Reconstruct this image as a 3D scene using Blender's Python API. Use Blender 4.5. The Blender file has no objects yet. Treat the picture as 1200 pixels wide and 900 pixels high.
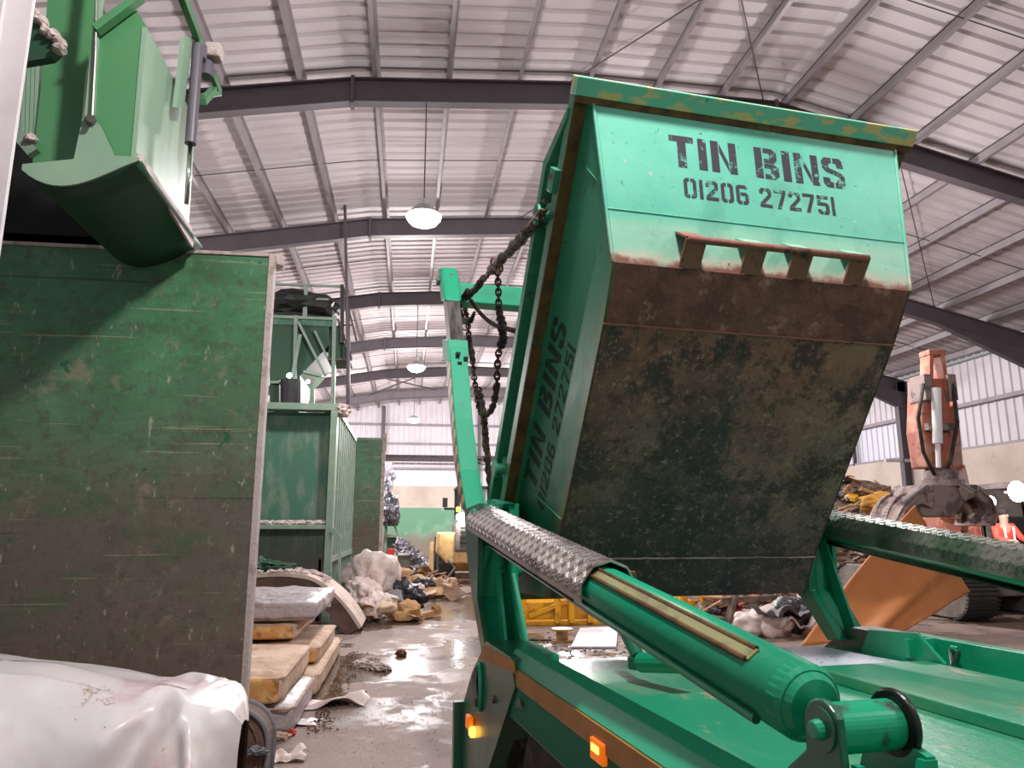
import bpy, bmesh, math, random
from mathutils import Vector, Matrix, noise
V = Vector
rnd = random.Random(7)
col = bpy.context.scene.collection
R = math.radians
sc = bpy.context.scene

# ------------------------------------------------------------------ camera
F = 870.0; TH = R(11.05); YAW = R(7.8); EYE = V((0, 0, 1.65))
fwd = V((math.sin(YAW)*math.cos(TH), math.cos(YAW)*math.cos(TH), math.sin(TH)))
rgt = V((math.cos(YAW), -math.sin(YAW), 0)); upv = rgt.cross(fwd)
def ray(px, py): return fwd*F + rgt*(px-600) - upv*(py-450)
def aty(px, py, Y): r = ray(px, py); return EYE + r*(Y/r.y)
def atz(px, py, Z=0.0): r = ray(px, py); return EYE + r*((Z-EYE.z)/r.z)
def atpl(px, py, p, n): r = ray(px, py); return EYE + r*((V(p)-EYE).dot(V(n))/r.dot(V(n)))
cd = bpy.data.cameras.new('camera'); cam = bpy.data.objects.new('camera', cd); col.objects.link(cam)
cd.sensor_fit = 'HORIZONTAL'; cd.sensor_width = 36; cd.lens = 36*F/1200; cd.clip_end = 300
cam.location = EYE
cam.rotation_euler = Matrix((rgt, upv, -fwd)).transposed().to_euler()
sc.camera = cam

# ------------------------------------------------------------------ materials
MATS = {}
def mat(name, base, rough=.5, metal=0.0, layers=(), bump=None, emit=None, spec=.5, coord='Object', alpha=None, chequer=None, coat=0):
    m = bpy.data.materials.new(name); m.use_nodes = True; nt = m.node_tree; N = nt.nodes; L = nt.links
    b = N['Principled BSDF']
    b.inputs['Roughness'].default_value = rough; b.inputs['Metallic'].default_value = metal
    b.inputs['Base Color'].default_value = (*base, 1); b.inputs['Specular IOR Level'].default_value = spec
    b.inputs['Coat Weight'].default_value = coat; b.inputs['Coat Roughness'].default_value = .15
    tc = N.new('ShaderNodeTexCoord'); out = tc.outputs[coord]
    colr = None; rg = None
    def mix(kind, fac, a, bb):
        x = N.new('ShaderNodeMix'); x.data_type = kind
        ia, ib, o = {'RGBA': (6, 7, 2), 'FLOAT': (2, 3, 0)}[kind]
        L.new(fac, x.inputs[0])
        for i, v in ((ia, a), (ib, bb)):
            if isinstance(v, (tuple, list)): x.inputs[i].default_value = (*v, 1)
            elif isinstance(v, float): x.inputs[i].default_value = v
            else: L.new(v, x.inputs[i])
        return x.outputs[o]
    for k, ly in enumerate(layers):
        mp = N.new('ShaderNodeMapping'); L.new(out, mp.inputs[0])
        mp.inputs['Scale'].default_value = ly.get('st', (1, 1, 1)); mp.inputs['Location'].default_value = (k*3.7+ly.get('seed', 0), k*1.3, k*2.1)
        if 'rot' in ly: mp.inputs['Rotation'].default_value = ly['rot']
        n = N.new('ShaderNodeTexNoise'); n.inputs['Scale'].default_value = ly.get('s', 3.0); n.inputs['Detail'].default_value = ly.get('d', 6)
        n.inputs['Roughness'].default_value = ly.get('nr', .6); L.new(mp.outputs[0], n.inputs[0])
        v = n.outputs['Fac']
        if 'grad' in ly:
            ax, a, bb, w = ly['grad']
            sp = N.new('ShaderNodeSeparateXYZ'); L.new(out, sp.inputs[0])
            ma = N.new('ShaderNodeMath'); ma.operation = 'MULTIPLY_ADD'; L.new(v, ma.inputs[0]); ma.inputs[1].default_value = w
            s2 = N.new('ShaderNodeMath'); s2.operation = 'SUBTRACT'; L.new(sp.outputs[ax], s2.inputs[0]); s2.inputs[1].default_value = w*.5
            L.new(s2.outputs[0], ma.inputs[2]); v = ma.outputs[0]
            lo, hi = a, bb
        else: lo, hi = ly.get('lo', .45), ly.get('hi', .6)
        mr = N.new('ShaderNodeMapRange'); L.new(v, mr.inputs[0]); mr.inputs[1].default_value = lo; mr.inputs[2].default_value = hi
        mr.inputs[3].default_value = 0; mr.inputs[4].default_value = ly.get('amt', 1.0); mr.interpolation_type = 'SMOOTHSTEP'
        f = mr.outputs[0]
        colr = mix('RGBA', f, colr if colr is not None else tuple(base), ly['c'])
        if 'r' in ly: rg = mix('FLOAT', f, rg if rg is not None else float(rough), float(ly['r']))
    if colr is not None: L.new(colr, b.inputs['Base Color'])
    if rg is not None: L.new(rg, b.inputs['Roughness'])
    if bump:
        n = N.new('ShaderNodeTexNoise'); n.inputs['Scale'].default_value = bump[0]; n.inputs['Detail'].default_value = 5; L.new(out, n.inputs[0])
        bp = N.new('ShaderNodeBump'); bp.inputs['Strength'].default_value = bump[1]; bp.inputs['Distance'].default_value = bump[2] if len(bump) > 2 else .02
        L.new(n.outputs['Fac'], bp.inputs['Height']); L.new(bp.outputs[0], b.inputs['Normal'])
    if emit: b.inputs['Emission Color'].default_value = (*emit[0], 1); b.inputs['Emission Strength'].default_value = emit[1]
    if alpha is not None: b.inputs['Alpha'].default_value = alpha
    MATS[name] = m
    return m
def lin(r, g, b):
    return tuple(((c/255)/12.92 if c/255 <= .04045 else ((c/255+.055)/1.055)**2.4) for c in (r, g, b))

RUST = lin(126, 80, 68); RUSTD = lin(58, 38, 34); DIRT = lin(112, 98, 84)
# truck and skip paint
PAINT = lin(20, 158, 116); PAINT_D = lin(10, 118, 84)
m_truck = mat('truck_paint', PAINT, .32, 0, [dict(c=lin(14, 130, 96), s=2, lo=.45, hi=.75, amt=.6), dict(c=lin(120, 130, 100), s=9, lo=.62, hi=.72, amt=.35, r=.6)], bump=(40, .05), coat=.2)
m_truckd = mat('truck_dirty_shaded', lin(36, 104, 76), .3, 0, [dict(c=lin(72, 92, 74), s=3, lo=.4, hi=.7, amt=.7, r=.45), dict(c=lin(30, 60, 45), s=14, lo=.6, hi=.75, amt=.5)], coat=.2)  # for dirty sides, and for shade painted onto the near arm leg
m_deck = mat('deck_paint', lin(40, 150, 112), .3, 0, [dict(c=lin(110, 165, 130), s=3, lo=.45, hi=.62, amt=.7, st=(1, .35, 1)), dict(c=lin(176, 150, 120), s=4.5, lo=.6, hi=.66, amt=.7, r=.5, st=(1, .4, 1)), dict(c=lin(20, 40, 34), s=26, lo=.66, hi=.72, amt=.8)], bump=(30, .12))
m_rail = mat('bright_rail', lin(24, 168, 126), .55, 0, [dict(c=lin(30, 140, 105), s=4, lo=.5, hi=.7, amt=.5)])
m_stripe = mat('orange_reflective_stripe', lin(186, 124, 44), .45, 0, [dict(c=lin(150, 106, 50), s=6, lo=.4, hi=.7, amt=.7)])
m_bareal = mat('worn_steel', lin(120, 116, 112), .38, .6, [dict(c=lin(70, 66, 64), s=5, lo=.45, hi=.65, st=(3, 1, .3))])
m_chq = mat('chequer_alloy', lin(196, 188, 184), .34, .75, [dict(c=lin(150, 140, 136), s=8, lo=.5, hi=.7)])
m_chqg = mat('chequer_dirty', lin(150, 150, 138), .4, .6, [dict(c=lin(70, 104, 82), s=3, lo=.42, hi=.6, amt=.8)])
m_rod = mat('chrome_rod', lin(210, 210, 210), .15, 1)
m_black = mat('plain_black', lin(26, 22, 22), .35)  # plain black, on the pivot discs and arm slots
m_rubber = mat('tyre_rubber', lin(40, 36, 36), .75, 0, [dict(c=lin(84, 72, 68), s=6, lo=.45, hi=.65, amt=.7)])
m_dark = mat('dark_void_metal', lin(20, 24, 22), .6)
m_cavshade = mat('cavity_shade_black', lin(12, 12, 14), .8)  # near-black that puts the hopper cavity's shade into a colour
m_yellow = mat('plant_yellow', lin(222, 162, 20), .45, 0, [dict(c=lin(150, 104, 30), s=5, lo=.5, hi=.65, amt=.7), dict(c=lin(60, 46, 30), s=12, lo=.62, hi=.7, amt=.7)])
m_loader = mat('loader_yellow', lin(214, 176, 118), .5, 0, [dict(c=lin(150, 112, 66), s=3, lo=.45, hi=.65, amt=.6)])
m_amber = mat('amber_lens', lin(235, 110, 30), .25, emit=(lin(255, 120, 20), .5))
m_amberlit = mat('amber_lit', lin(255, 190, 60), .25, emit=(lin(255, 190, 70), 4))

# skip
GR = lin(92, 190, 160)
m_skend = mat('skip_end_paint', lin(98, 186, 160), .45, 0, [
    dict(c=lin(120, 204, 178), s=1.6, lo=.42, hi=.7, amt=.6), dict(c=lin(66, 168, 138), s=2.6, lo=.5, hi=.7, amt=.5, seed=4),
    dict(c=lin(156, 198, 170), s=5, grad=(1, .44, .50, .06), amt=.7),
    dict(c=lin(206, 180, 164), s=7, grad=(1, .575, .635, .14), amt=.8, r=.7), dict(c=RUST, s=9, grad=(1, .612, .64, .09), r=.8),
    dict(c=lin(72, 120, 104), s=12, lo=.62, hi=.66, amt=.6, nr=.85), dict(c=lin(84, 160, 136), s=3, lo=.56, hi=.64, amt=.5, seed=11, st=(1, .4, 1)), dict(c=lin(60, 74, 66), s=20, lo=.69, hi=.71, amt=.9), dict(c=lin(176, 196, 170), s=11, lo=.66, hi=.69, amt=.8, seed=9)], bump=(6, .25, .02))
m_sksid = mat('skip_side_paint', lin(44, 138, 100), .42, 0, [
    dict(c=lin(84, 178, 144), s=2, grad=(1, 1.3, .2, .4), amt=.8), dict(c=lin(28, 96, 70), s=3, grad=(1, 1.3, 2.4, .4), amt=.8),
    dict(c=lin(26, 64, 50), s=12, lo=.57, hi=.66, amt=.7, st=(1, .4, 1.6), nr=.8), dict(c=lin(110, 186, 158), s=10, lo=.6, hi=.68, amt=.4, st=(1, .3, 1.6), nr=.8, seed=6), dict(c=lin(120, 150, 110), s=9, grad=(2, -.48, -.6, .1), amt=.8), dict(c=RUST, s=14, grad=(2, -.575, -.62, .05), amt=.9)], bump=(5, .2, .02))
m_skrim = mat('skip_rim_paint', lin(118, 200, 170), .5, 0, [dict(c=lin(228, 196, 130), s=6, lo=.50, hi=.57, amt=.9, st=(1, 2, 2)), dict(c=lin(70, 60, 40), s=16, lo=.66, hi=.7, amt=.8)])
m_skrail = mat('skip_rail_paint', lin(60, 148, 112), .45, 0, [dict(c=lin(100, 170, 130), s=5, lo=.5, hi=.7, amt=.5), dict(c=lin(40, 70, 54), s=16, lo=.6, hi=.7, amt=.6)])
m_brown = mat('rusted_ledge', lin(112, 80, 40), .7, 0, [dict(c=lin(84, 54, 34), s=8, lo=.45, hi=.6), dict(c=lin(60, 110, 76), s=5, lo=.58, hi=.66, amt=.8)])
m_skbot = mat('skip_bottom_rust', lin(140, 100, 92), .65, .0, [
    dict(c=lin(84, 66, 66), s=1.5, lo=.40, hi=.56, amt=.95, nr=.7), dict(c=lin(160, 138, 124), s=1.6, lo=.54, hi=.64, amt=.6, seed=5, nr=.75),
    dict(c=lin(158, 94, 82), s=3.0, grad=(1, 1.75, .8, 1.1), amt=.8), dict(c=lin(176, 148, 128), s=3.2, grad=(0, .35, .9, .9), amt=.6),
    dict(c=lin(58, 42, 48), s=3.0, lo=.49, hi=.58, amt=.85, seed=2, nr=.8), dict(c=lin(74, 46, 38), s=7, lo=.52, hi=.62, amt=.6, seed=22, nr=.8),
    dict(c=lin(62, 54, 54), s=4, grad=(1, 1.6, 2.4, .8), amt=.75), dict(c=lin(48, 46, 50), s=5, lo=.54, hi=.62, amt=.6, seed=31, st=(1, .5, 1)),
    dict(c=lin(206, 160, 144), s=26, lo=.54, hi=.66, amt=.6, nr=.85), dict(c=lin(200, 176, 160), s=7, lo=.60, hi=.68, amt=.3, seed=13, nr=.9)], bump=(16, .7, .015))
m_skrus = mat('skip_rust_band', lin(132, 82, 72), .75, 0, [dict(c=lin(96, 56, 50), s=4, lo=.42, hi=.6, amt=.8, nr=.75), dict(c=lin(186, 130, 116), s=9, lo=.55, hi=.66, amt=.75, nr=.8), dict(c=lin(80, 60, 62), s=3, lo=.58, hi=.68, amt=.7, seed=7), dict(c=lin(214, 184, 170), s=24, lo=.66, hi=.72, amt=.6, nr=.8), dict(c=lin(150, 96, 74), s=2.2, lo=.55, hi=.7, amt=.6, seed=3)], bump=(18, .8, .015))
m_olive = mat('olive_yellow_paint', lin(128, 116, 40), .5, 0, [dict(c=lin(90, 110, 60), s=3, lo=.45, hi=.6, amt=.7)])
m_ochre = mat('ochre_cloth', lin(186, 134, 50), .8, 0, [dict(c=lin(140, 96, 44), s=4, lo=.45, hi=.6, amt=.7)])
m_rust = mat('rust', lin(146, 92, 80), .75, 0, [dict(c=lin(140, 84, 66), s=12, lo=.5, hi=.65, amt=.8), dict(c=RUSTD, s=8, lo=.55, hi=.65, amt=.8)], bump=(40, .4, .01))
m_stencil = mat('stencil_paint', lin(52, 44, 56), .6, 0, [dict(c=lin(98, 186, 160), s=16, lo=.565, hi=.60, amt=.85, nr=.8)])
m_stencil2 = mat('stencil_paint_side', lin(22, 50, 42), .6, 0, [dict(c=lin(40, 112, 84), s=14, lo=.60, hi=.66, amt=.8)])
m_chain = mat('chain_steel', lin(70, 52, 44), .5, .6, [dict(c=lin(120, 78, 54), s=20, lo=.5, hi=.6, amt=.7)])
m_sleeve = mat('chain_sleeve', lin(62, 50, 44), .7, 0, [dict(c=lin(120, 98, 76), s=14, lo=.5, hi=.6, amt=.8), dict(c=lin(26, 22, 24), s=20, lo=.55, hi=.62)], bump=(60, .6, .02))
m_sleeveb = mat('black_sleeve', lin(34, 28, 32), .7, bump=(60, .6, .02))

# building
m_roof = mat('roof_sheet', lin(192, 184, 187), .55, 0, [dict(c=lin(174, 163, 165), s=.5, lo=.4, hi=.7, amt=.5)])
m_clad = mat('wall_cladding', lin(206, 202, 208), .5, 0, [dict(c=lin(186, 178, 182), s=.7, lo=.4, hi=.7, amt=.5)])
m_clear = mat('translucent_wall_panel', lin(206, 208, 220), .4)
m_steel = mat('painted_steel', lin(82, 74, 80), .55, 0, [dict(c=lin(68, 60, 66), s=1.5, lo=.4, hi=.7, amt=.6)])
m_galv = mat('galvanised_purlin', lin(138, 130, 134), .5, .1, [dict(c=lin(116, 108, 112), s=2, lo=.4, hi=.7, amt=.6)])
m_conc = mat('push_wall_concrete', lin(202, 190, 178), .8, 0, [dict(c=lin(170, 154, 140), s=.6, lo=.4, hi=.7, amt=.6), dict(c=lin(140, 124, 110), s=3, lo=.6, hi=.75, amt=.4)])
m_gwall = mat('green_push_wall', lin(96, 150, 120), .6, 0, [dict(c=lin(140, 176, 150), s=.6, lo=.5, hi=.65, amt=.6), dict(c=lin(130, 116, 104), s=1.2, grad=(2, 1.7, .9, 1.0), amt=.9), dict(c=lin(190, 186, 170), s=1.1, lo=.62, hi=.66, amt=.5)])
m_floor = mat('wet_concrete', lin(140, 123, 114), .72, 0, spec=.3, layers=[
    dict(c=lin(118, 102, 94), s=.5, lo=.4, hi=.65, amt=.8), dict(c=lin(94, 80, 70), s=1.6, lo=.5, hi=.62, amt=.7, r=.3),
    dict(c=lin(166, 152, 144), s=4, lo=.54, hi=.66, amt=.5, nr=.8), dict(c=lin(70, 58, 50), s=14, lo=.62, hi=.7, amt=.6),
    dict(c=lin(90, 73, 58), s=.42, lo=.455, hi=.49, amt=.8, r=.05, d=5, st=(1, .8, 1), seed=2.5)], bump=(7, .12, .02))
m_gpanel = mat('scuffed_green_steel', lin(60, 116, 78), .45, 0, [
    dict(c=lin(92, 148, 108), s=1.2, lo=.4, hi=.65, amt=.5),
    dict(c=lin(98, 84, 74), s=1.0, grad=(2, 3.3, 1.5, 1.6), amt=.92, r=.6), dict(c=lin(56, 92, 58), s=2.0, lo=.46, hi=.66, amt=.7, seed=4, st=(.7, 1, 1.5), nr=.75),
    dict(c=lin(122, 100, 90), s=2.2, grad=(2, 1.7, .5, 1.2), amt=.55), dict(c=lin(176, 166, 150), s=26, lo=.60, hi=.68, amt=.6, nr=.9, st=(1, 1, .5)),
    dict(c=lin(66, 56, 48), s=5, lo=.52, hi=.7, amt=.5, nr=.8), dict(c=lin(150, 128, 112), s=2.0, lo=.58, hi=.66, amt=.45, seed=8, nr=.8), dict(c=lin(36, 40, 30), s=3, lo=.65, hi=.67, amt=.6, st=(.08, 1, 7), seed=6), dict(c=lin(180, 160, 140), s=6, lo=.63, hi=.65, amt=.5, st=(.12, 1, 6), rot=(0, .6, 0), seed=1), dict(c=lin(78, 66, 58), s=9, lo=.5, hi=.62, amt=.5, seed=15, nr=.85), dict(c=lin(30, 76, 44), s=11, lo=.58, hi=.64, amt=.45, seed=25, nr=.85), dict(c=lin(190, 178, 160), s=18, lo=.63, hi=.66, amt=.5, nr=.7, st=(1, 1, .35), rot=(0, .3, 0), seed=33), dict(c=lin(24, 84, 54), s=3.4, lo=.69, hi=.70, amt=.9)], bump=(14, .12, .01))
m_green = mat('machine_green', lin(78, 134, 90), .36, 0, [dict(c=lin(70, 138, 84), s=1.6, lo=.4, hi=.7, amt=.5), dict(c=lin(160, 180, 156), s=20, lo=.7, hi=.74, amt=.5)], coat=.15)
m_greenl = mat('machine_green_dusty', lin(128, 158, 134), .45, 0, [dict(c=lin(150, 176, 150), s=1.5, lo=.4, hi=.7, amt=.6)])
m_greend = mat('machine_green_dark', lin(32, 72, 48), .5, 0, [dict(c=lin(52, 60, 48), s=2.4, lo=.45, hi=.7, amt=.6)])
m_bay = mat('bay_green', lin(58, 104, 82), .5, 0, [dict(c=lin(118, 128, 116), s=2.2, lo=.46, hi=.64, amt=.6, st=(2, 1, .7)), dict(c=lin(104, 92, 82), s=1.4, grad=(2, 1.9, .8, 1.2), amt=.8), dict(c=lin(190, 190, 180), s=26, lo=.66, hi=.74, amt=.5, st=(1, 1, .4))])
m_bayf = mat('bay_frame', lin(112, 136, 118), .5, 0, [dict(c=lin(150, 158, 148), s=3, lo=.45, hi=.7, amt=.6)])
m_edge = mat('dusty_edge', lin(186, 172, 166), .7, 0, [dict(c=lin(140, 120, 110), s=7, lo=.5, hi=.65, amt=.7)], bump=(30, .6, .02))
m_post = mat('pale_post', lin(204, 198, 200), .6, 0, [dict(c=lin(182, 174, 176), s=3, lo=.45, hi=.7, amt=.5)])
m_lampbody = mat('lamp_body', lin(190, 190, 190), .4, .5)
m_lamp = mat('lamp_lens', (1, 1, 1), .4, emit=((1, .95, .97), 30))
m_work = mat('work_lamp', (1, 1, 1), .4, emit=((.96, .98, 1), 22))
m_wire = mat('dark_wire', lin(70, 64, 66), .6)
m_ramgrey = mat('ram_grey', lin(104, 100, 108), .4, .2)

# waste
m_plastic = mat('white_sheeting', lin(232, 226, 226), .32, 0, [dict(c=lin(214, 196, 184), s=1.8, lo=.48, hi=.65, amt=.6), dict(c=lin(160, 118, 74), s=3.6, lo=.60, hi=.68, amt=.75, st=(1, 1, 1.6), nr=.8), dict(c=lin(200, 150, 150), s=1.6, lo=.56, hi=.68, amt=.5, seed=7), dict(c=lin(110, 84, 54), s=11, lo=.66, hi=.70, amt=.8, nr=.8)], bump=(3, .12, .03))
m_foam = mat('yellow_foam_end', lin(206, 148, 84), .8, 0, [dict(c=lin(226, 190, 136), s=4, lo=.47, hi=.58, amt=.7), dict(c=lin(120, 76, 50), s=5, lo=.52, hi=.62, amt=.75, nr=.75)], bump=(18, .3, .02))
m_matt = mat('mattress_ticking', lin(206, 182, 160), .8, 0, [dict(c=lin(176, 142, 116), s=2.5, lo=.45, hi=.6, amt=.7), dict(c=lin(126, 100, 86), s=6, lo=.53, hi=.64, amt=.6, nr=.8)], bump=(14, .35, .02))
m_matg = mat('grey_plastic_wrap', lin(176, 166, 168), .35, 0, [dict(c=lin(120, 108, 112), s=4, lo=.5, hi=.66, amt=.7), dict(c=lin(220, 214, 216), s=9, lo=.6, hi=.7, amt=.7)], bump=(9, .9, .04))
m_matb = mat('brown_mattress_side', lin(112, 88, 78), .8, 0, [dict(c=lin(86, 66, 60), s=6, lo=.45, hi=.6, amt=.7)], bump=(24, .4, .02))
m_matw = mat('dusty_mattress_top', lin(206, 190, 178), .8, 0, [dict(c=lin(170, 150, 136), s=3, lo=.45, hi=.65, amt=.7)], bump=(20, .3, .02))
m_bagw = mat('white_bag', lin(206, 190, 184), .5, 0, [dict(c=lin(166, 134, 116), s=3, lo=.5, hi=.66, amt=.6)], bump=(7, .7, .05))
m_bagk = mat('black_bag', lin(34, 32, 38), .3, bump=(9, .9, .05))
m_bagg = mat('grey_cloth', lin(120, 122, 126), .8, bump=(9, .6, .04))
m_tray = mat('faded_tray', lin(146, 146, 104), .6, 0, [dict(c=lin(110, 90, 60), s=8, lo=.5, hi=.62, amt=.7)])
m_card = mat('cardboard', lin(176, 138, 92), .8, 0, [dict(c=lin(140, 104, 66), s=3, lo=.45, hi=.65, amt=.7)])
m_brownc = mat('brown_scrap', lin(116, 82, 56), .8, 0, [dict(c=lin(80, 56, 40), s=4, lo=.5, hi=.6)])
m_wood = mat('scrap_timber', lin(190, 160, 126), .8, 0, [dict(c=lin(140, 108, 78), s=4, lo=.45, hi=.65, st=(4, 4, .5))])
m_orange = mat('orange_board', lin(200, 128, 72), .55, 0, [dict(c=lin(184, 110, 58), s=1.4, lo=.45, hi=.65, amt=.6), dict(c=lin(222, 168, 116), s=2.0, lo=.6, hi=.72, amt=.5)])
m_foild = mat('dark_foil', lin(96, 94, 104), .3, .4, [dict(c=lin(40, 38, 44), s=7, lo=.45, hi=.6), dict(c=lin(190, 190, 196), s=12, lo=.6, hi=.66)])
m_tinsel = mat('shredded_foil', lin(190, 188, 198), .35, .4, [dict(c=lin(90, 88, 96), s=9, lo=.5, hi=.6)])
m_mound = mat('mixed_waste', lin(130, 108, 92), .85, 0, [dict(c=lin(60, 50, 48), s=5, lo=.5, hi=.6), dict(c=lin(200, 186, 172), s=8, lo=.58, hi=.64, amt=.8), dict(c=lin(150, 96, 60), s=6, lo=.6, hi=.66, amt=.7)], bump=(8, 1, .1))
m_red = mat('red_scrap', lin(190, 40, 36), .5)
m_exo = mat('excavator_orange', lin(176, 98, 76), .5, 0, [dict(c=lin(206, 160, 136), s=3, lo=.45, hi=.65, amt=.7), dict(c=lin(96, 66, 60), s=6, lo=.56, hi=.64, amt=.7)])
m_grab = mat('dusty_grab_steel', lin(150, 132, 126), .5, .3, [dict(c=lin(88, 70, 72), s=4, lo=.48, hi=.6, amt=.8)])
m_exgrey = mat('excavator_grey', lin(120, 110, 104), .6, 0, [dict(c=lin(80, 72, 68), s=3, lo=.45, hi=.6, amt=.7)])
m_glass = mat('cab_glass', lin(190, 205, 220), .05, 0, alpha=.28)
m_hivis = mat('hi_vis_orange', lin(236, 76, 60), .7)
m_hivisb = mat('reflective_band', lin(214, 214, 206), .4)
m_skin = mat('skin', lin(190, 140, 120), .6)
m_navy = mat('navy_scrap', lin(30, 36, 70), .5)
m_hat = mat('hair_dark', lin(46, 36, 34), .8)
m_white = mat('white_board', lin(236, 234, 236), .5, 0, [dict(c=lin(190, 180, 180), s=3, lo=.6, hi=.7, amt=.3)])
m_bluedots = mat('dotted_sheet', lin(226, 234, 246), .25, 0, [dict(c=lin(60, 90, 150), s=24, lo=.63, hi=.65, amt=.9)])
m_pallet = mat('grey_boards', lin(120, 104, 92), .8, 0, [dict(c=lin(80, 66, 60), s=5, lo=.45, hi=.65)])
m_haz = None

# ------------------------------------------------------------------ mesh builder
INV = {}
class MB:
    def __init__(s, M=None): s.v = []; s.f = []; s.M = M
    def add(s, vs, fs):
        o = len(s.v)
        for p in vs:
            p = V(p); s.v.append(s.M @ p if s.M is not None else p)
        s.f += [tuple(o+i for i in f) for f in fs]
        return s
    def box(s, lo, hi, taper=1):
        (a, b, c), (d, e, g) = lo, hi
        return s.add([(a,b,c),(d,b,c),(d,e,c),(a,e,c),(a,b,g),(d,b,g),(d,e,g),(a,e,g)], [(0,3,2,1),(4,5,6,7),(0,1,5,4),(1,2,6,5),(2,3,7,6),(3,0,4,7)])
    def prism(s, poly, ext):
        n = len(poly); ext = V(ext); P = [V(p) for p in poly]
        return s.add(P + [p+ext for p in P], [tuple(range(n))[::-1], tuple(range(n, 2*n))] + [(i, (i+1) % n, n+(i+1) % n, n+i) for i in range(n)])
    def bar(s, p, q, w, h, up=(0, 0, 1)):
        p, q = V(p), V(q); d = (q-p).normalized(); u = V(up)
        if abs(d.dot(u)) > .98: u = V((0, 1, 0))
        x = d.cross(u).normalized(); u = x.cross(d).normalized()
        vs = [c + x*a*w/2 + u*b*h/2 for c in (p, q) for a, b in ((-1,-1),(1,-1),(1,1),(-1,1))]
        return s.add(vs, [(0,1,2,3),(7,6,5,4)] + [(i, i+4, (i+1) % 4+4, (i+1) % 4) for i in range(4)])
    def cyl(s, p, q, r, r2=None, n=16, cap=True):
        p, q = V(p), V(q); r2 = r if r2 is None else r2; d = (q-p).normalized()
        u = V((0, 0, 1)) if abs(d.z) < .9 else V((1, 0, 0)); x = d.cross(u).normalized(); u = x.cross(d)
        vs = [c + (x*math.cos(2*math.pi*i/n) + u*math.sin(2*math.pi*i/n))*rr for c, rr in ((p, r), (q, r2)) for i in range(n)]
        fs = [(i, (i+1) % n, n+(i+1) % n, n+i) for i in range(n)]
        if cap: fs += [tuple(range(n))[::-1], tuple(range(n, 2*n))]
        return s.add(vs, fs)
    def tube(s, pts, r, n=8, closed=False):
        pts = [V(p) for p in pts]; m = len(pts); vs = []; pu = None
        for i, p in enumerate(pts):
            a = pts[i-1] if (i or closed) else p; b = pts[(i+1) % m] if (i < m-1 or closed) else p
            d = (b-a).normalized()
            if pu is None: pu = V((0, 0, 1)) if abs(d.z) < .9 else V((1, 0, 0))
            x = d.cross(pu).normalized(); pu = x.cross(d).normalized()
            rr = r[i] if isinstance(r, (list, tuple)) else r
            vs += [p + (x*math.cos(2*math.pi*k/n)+pu*math.sin(2*math.pi*k/n))*rr for k in range(n)]
        fs = []
        for i in range(m if closed else m-1):
            j = (i+1) % m
            fs += [(i*n+k, i*n+(k+1) % n, j*n+(k+1) % n, j*n+k) for k in range(n)]
        if not closed: fs += [tuple(range(n))[::-1], tuple((m-1)*n+k for k in range(n))]
        return s.add(vs, fs)
    def grid(s, fn, nu, nv):
        vs = [fn(i/nu, j/nv) for i in range(nu+1) for j in range(nv+1)]
        return s.add(vs, [(i*(nv+1)+j, (i+1)*(nv+1)+j, (i+1)*(nv+1)+j+1, i*(nv+1)+j+1) for i in range(nu) for j in range(nv)])
    def lathe(s, c, axis, prof, n=20):
        c = V(c); d = V(axis).normalized(); u = V((0, 0, 1)) if abs(d.z) < .9 else V((1, 0, 0)); x = d.cross(u).normalized(); u = x.cross(d)
        vs = [c + d*h + (x*math.cos(2*math.pi*i/n)+u*math.sin(2*math.pi*i/n))*max(r, 1e-4) for r, h in prof for i in range(n)]
        m = len(prof)
        return s.add(vs, [(j*n+i, j*n+(i+1) % n, (j+1)*n+(i+1) % n, (j+1)*n+i) for j in range(m-1) for i in range(n)] + [tuple(range(n))[::-1], tuple((m-1)*n+i for i in range(n))])
    def blob(s, c, rad, amp=.15, fr=2.0, seed=0, sub=4, flat=True, rot=0):
        bm = bmesh.new(); bmesh.ops.create_icosphere(bm, subdivisions=sub, radius=1)
        c = V(c); rad = V(rad); vs = []; rm = Matrix.Rotation(rot, 3, 'Z')
        for v in bm.verts:
            p = v.co.copy(); k = 1 + amp*noise.noise(p*fr + V((seed*7.1, seed*3.3, 0))) + amp*.45*noise.noise(p*fr*2.7 + V((seed, 5, seed))) + amp*.5*abs(noise.noise(p*fr*1.6+V((3, seed, 9))))
            q = V((p.x*rad.x, p.y*rad.y, p.z*rad.z))*k
            if flat and q.z < -rad.z*.6: q.z = -rad.z*.6
            vs.append(c + rm @ q)
        fs = [tuple(v.index for v in f.verts) for f in bm.faces]; bm.free()
        return s.add(vs, fs)
    def build(s, name, m, parent=None, bevel=0, smooth=False, solid=0, subsurf=0, origin=None):
        root = parent
        while root is not None and root.parent is not None: root = root.parent
        if root is not None: Mi = root['_m'] if False else INV[root.name]
        else:
            if origin is None:
                lo = V((min(p.x for p in s.v), min(p.y for p in s.v), min(p.z for p in s.v))); hi = V((max(p.x for p in s.v), max(p.y for p in s.v), 0))
                origin = V(((lo.x+hi.x)/2, (lo.y+hi.y)/2, lo.z))
            Mi = Matrix.Translation(-V(origin))
        me = bpy.data.meshes.new(name); me.from_pydata([Mi @ p for p in s.v], [], s.f); me.update()
        bm = bmesh.new(); bm.from_mesh(me); bmesh.ops.recalc_face_normals(bm, faces=bm.faces); bm.to_mesh(me); bm.free()
        me.materials.append(m)
        o = bpy.data.objects.new(name, me); col.objects.link(o)
        if parent is None: o.location = origin; INV[o.name] = Mi
        else: o.parent = parent
        if solid: md = o.modifiers.new('s', 'SOLIDIFY'); md.thickness = solid; md.offset = 0
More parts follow.
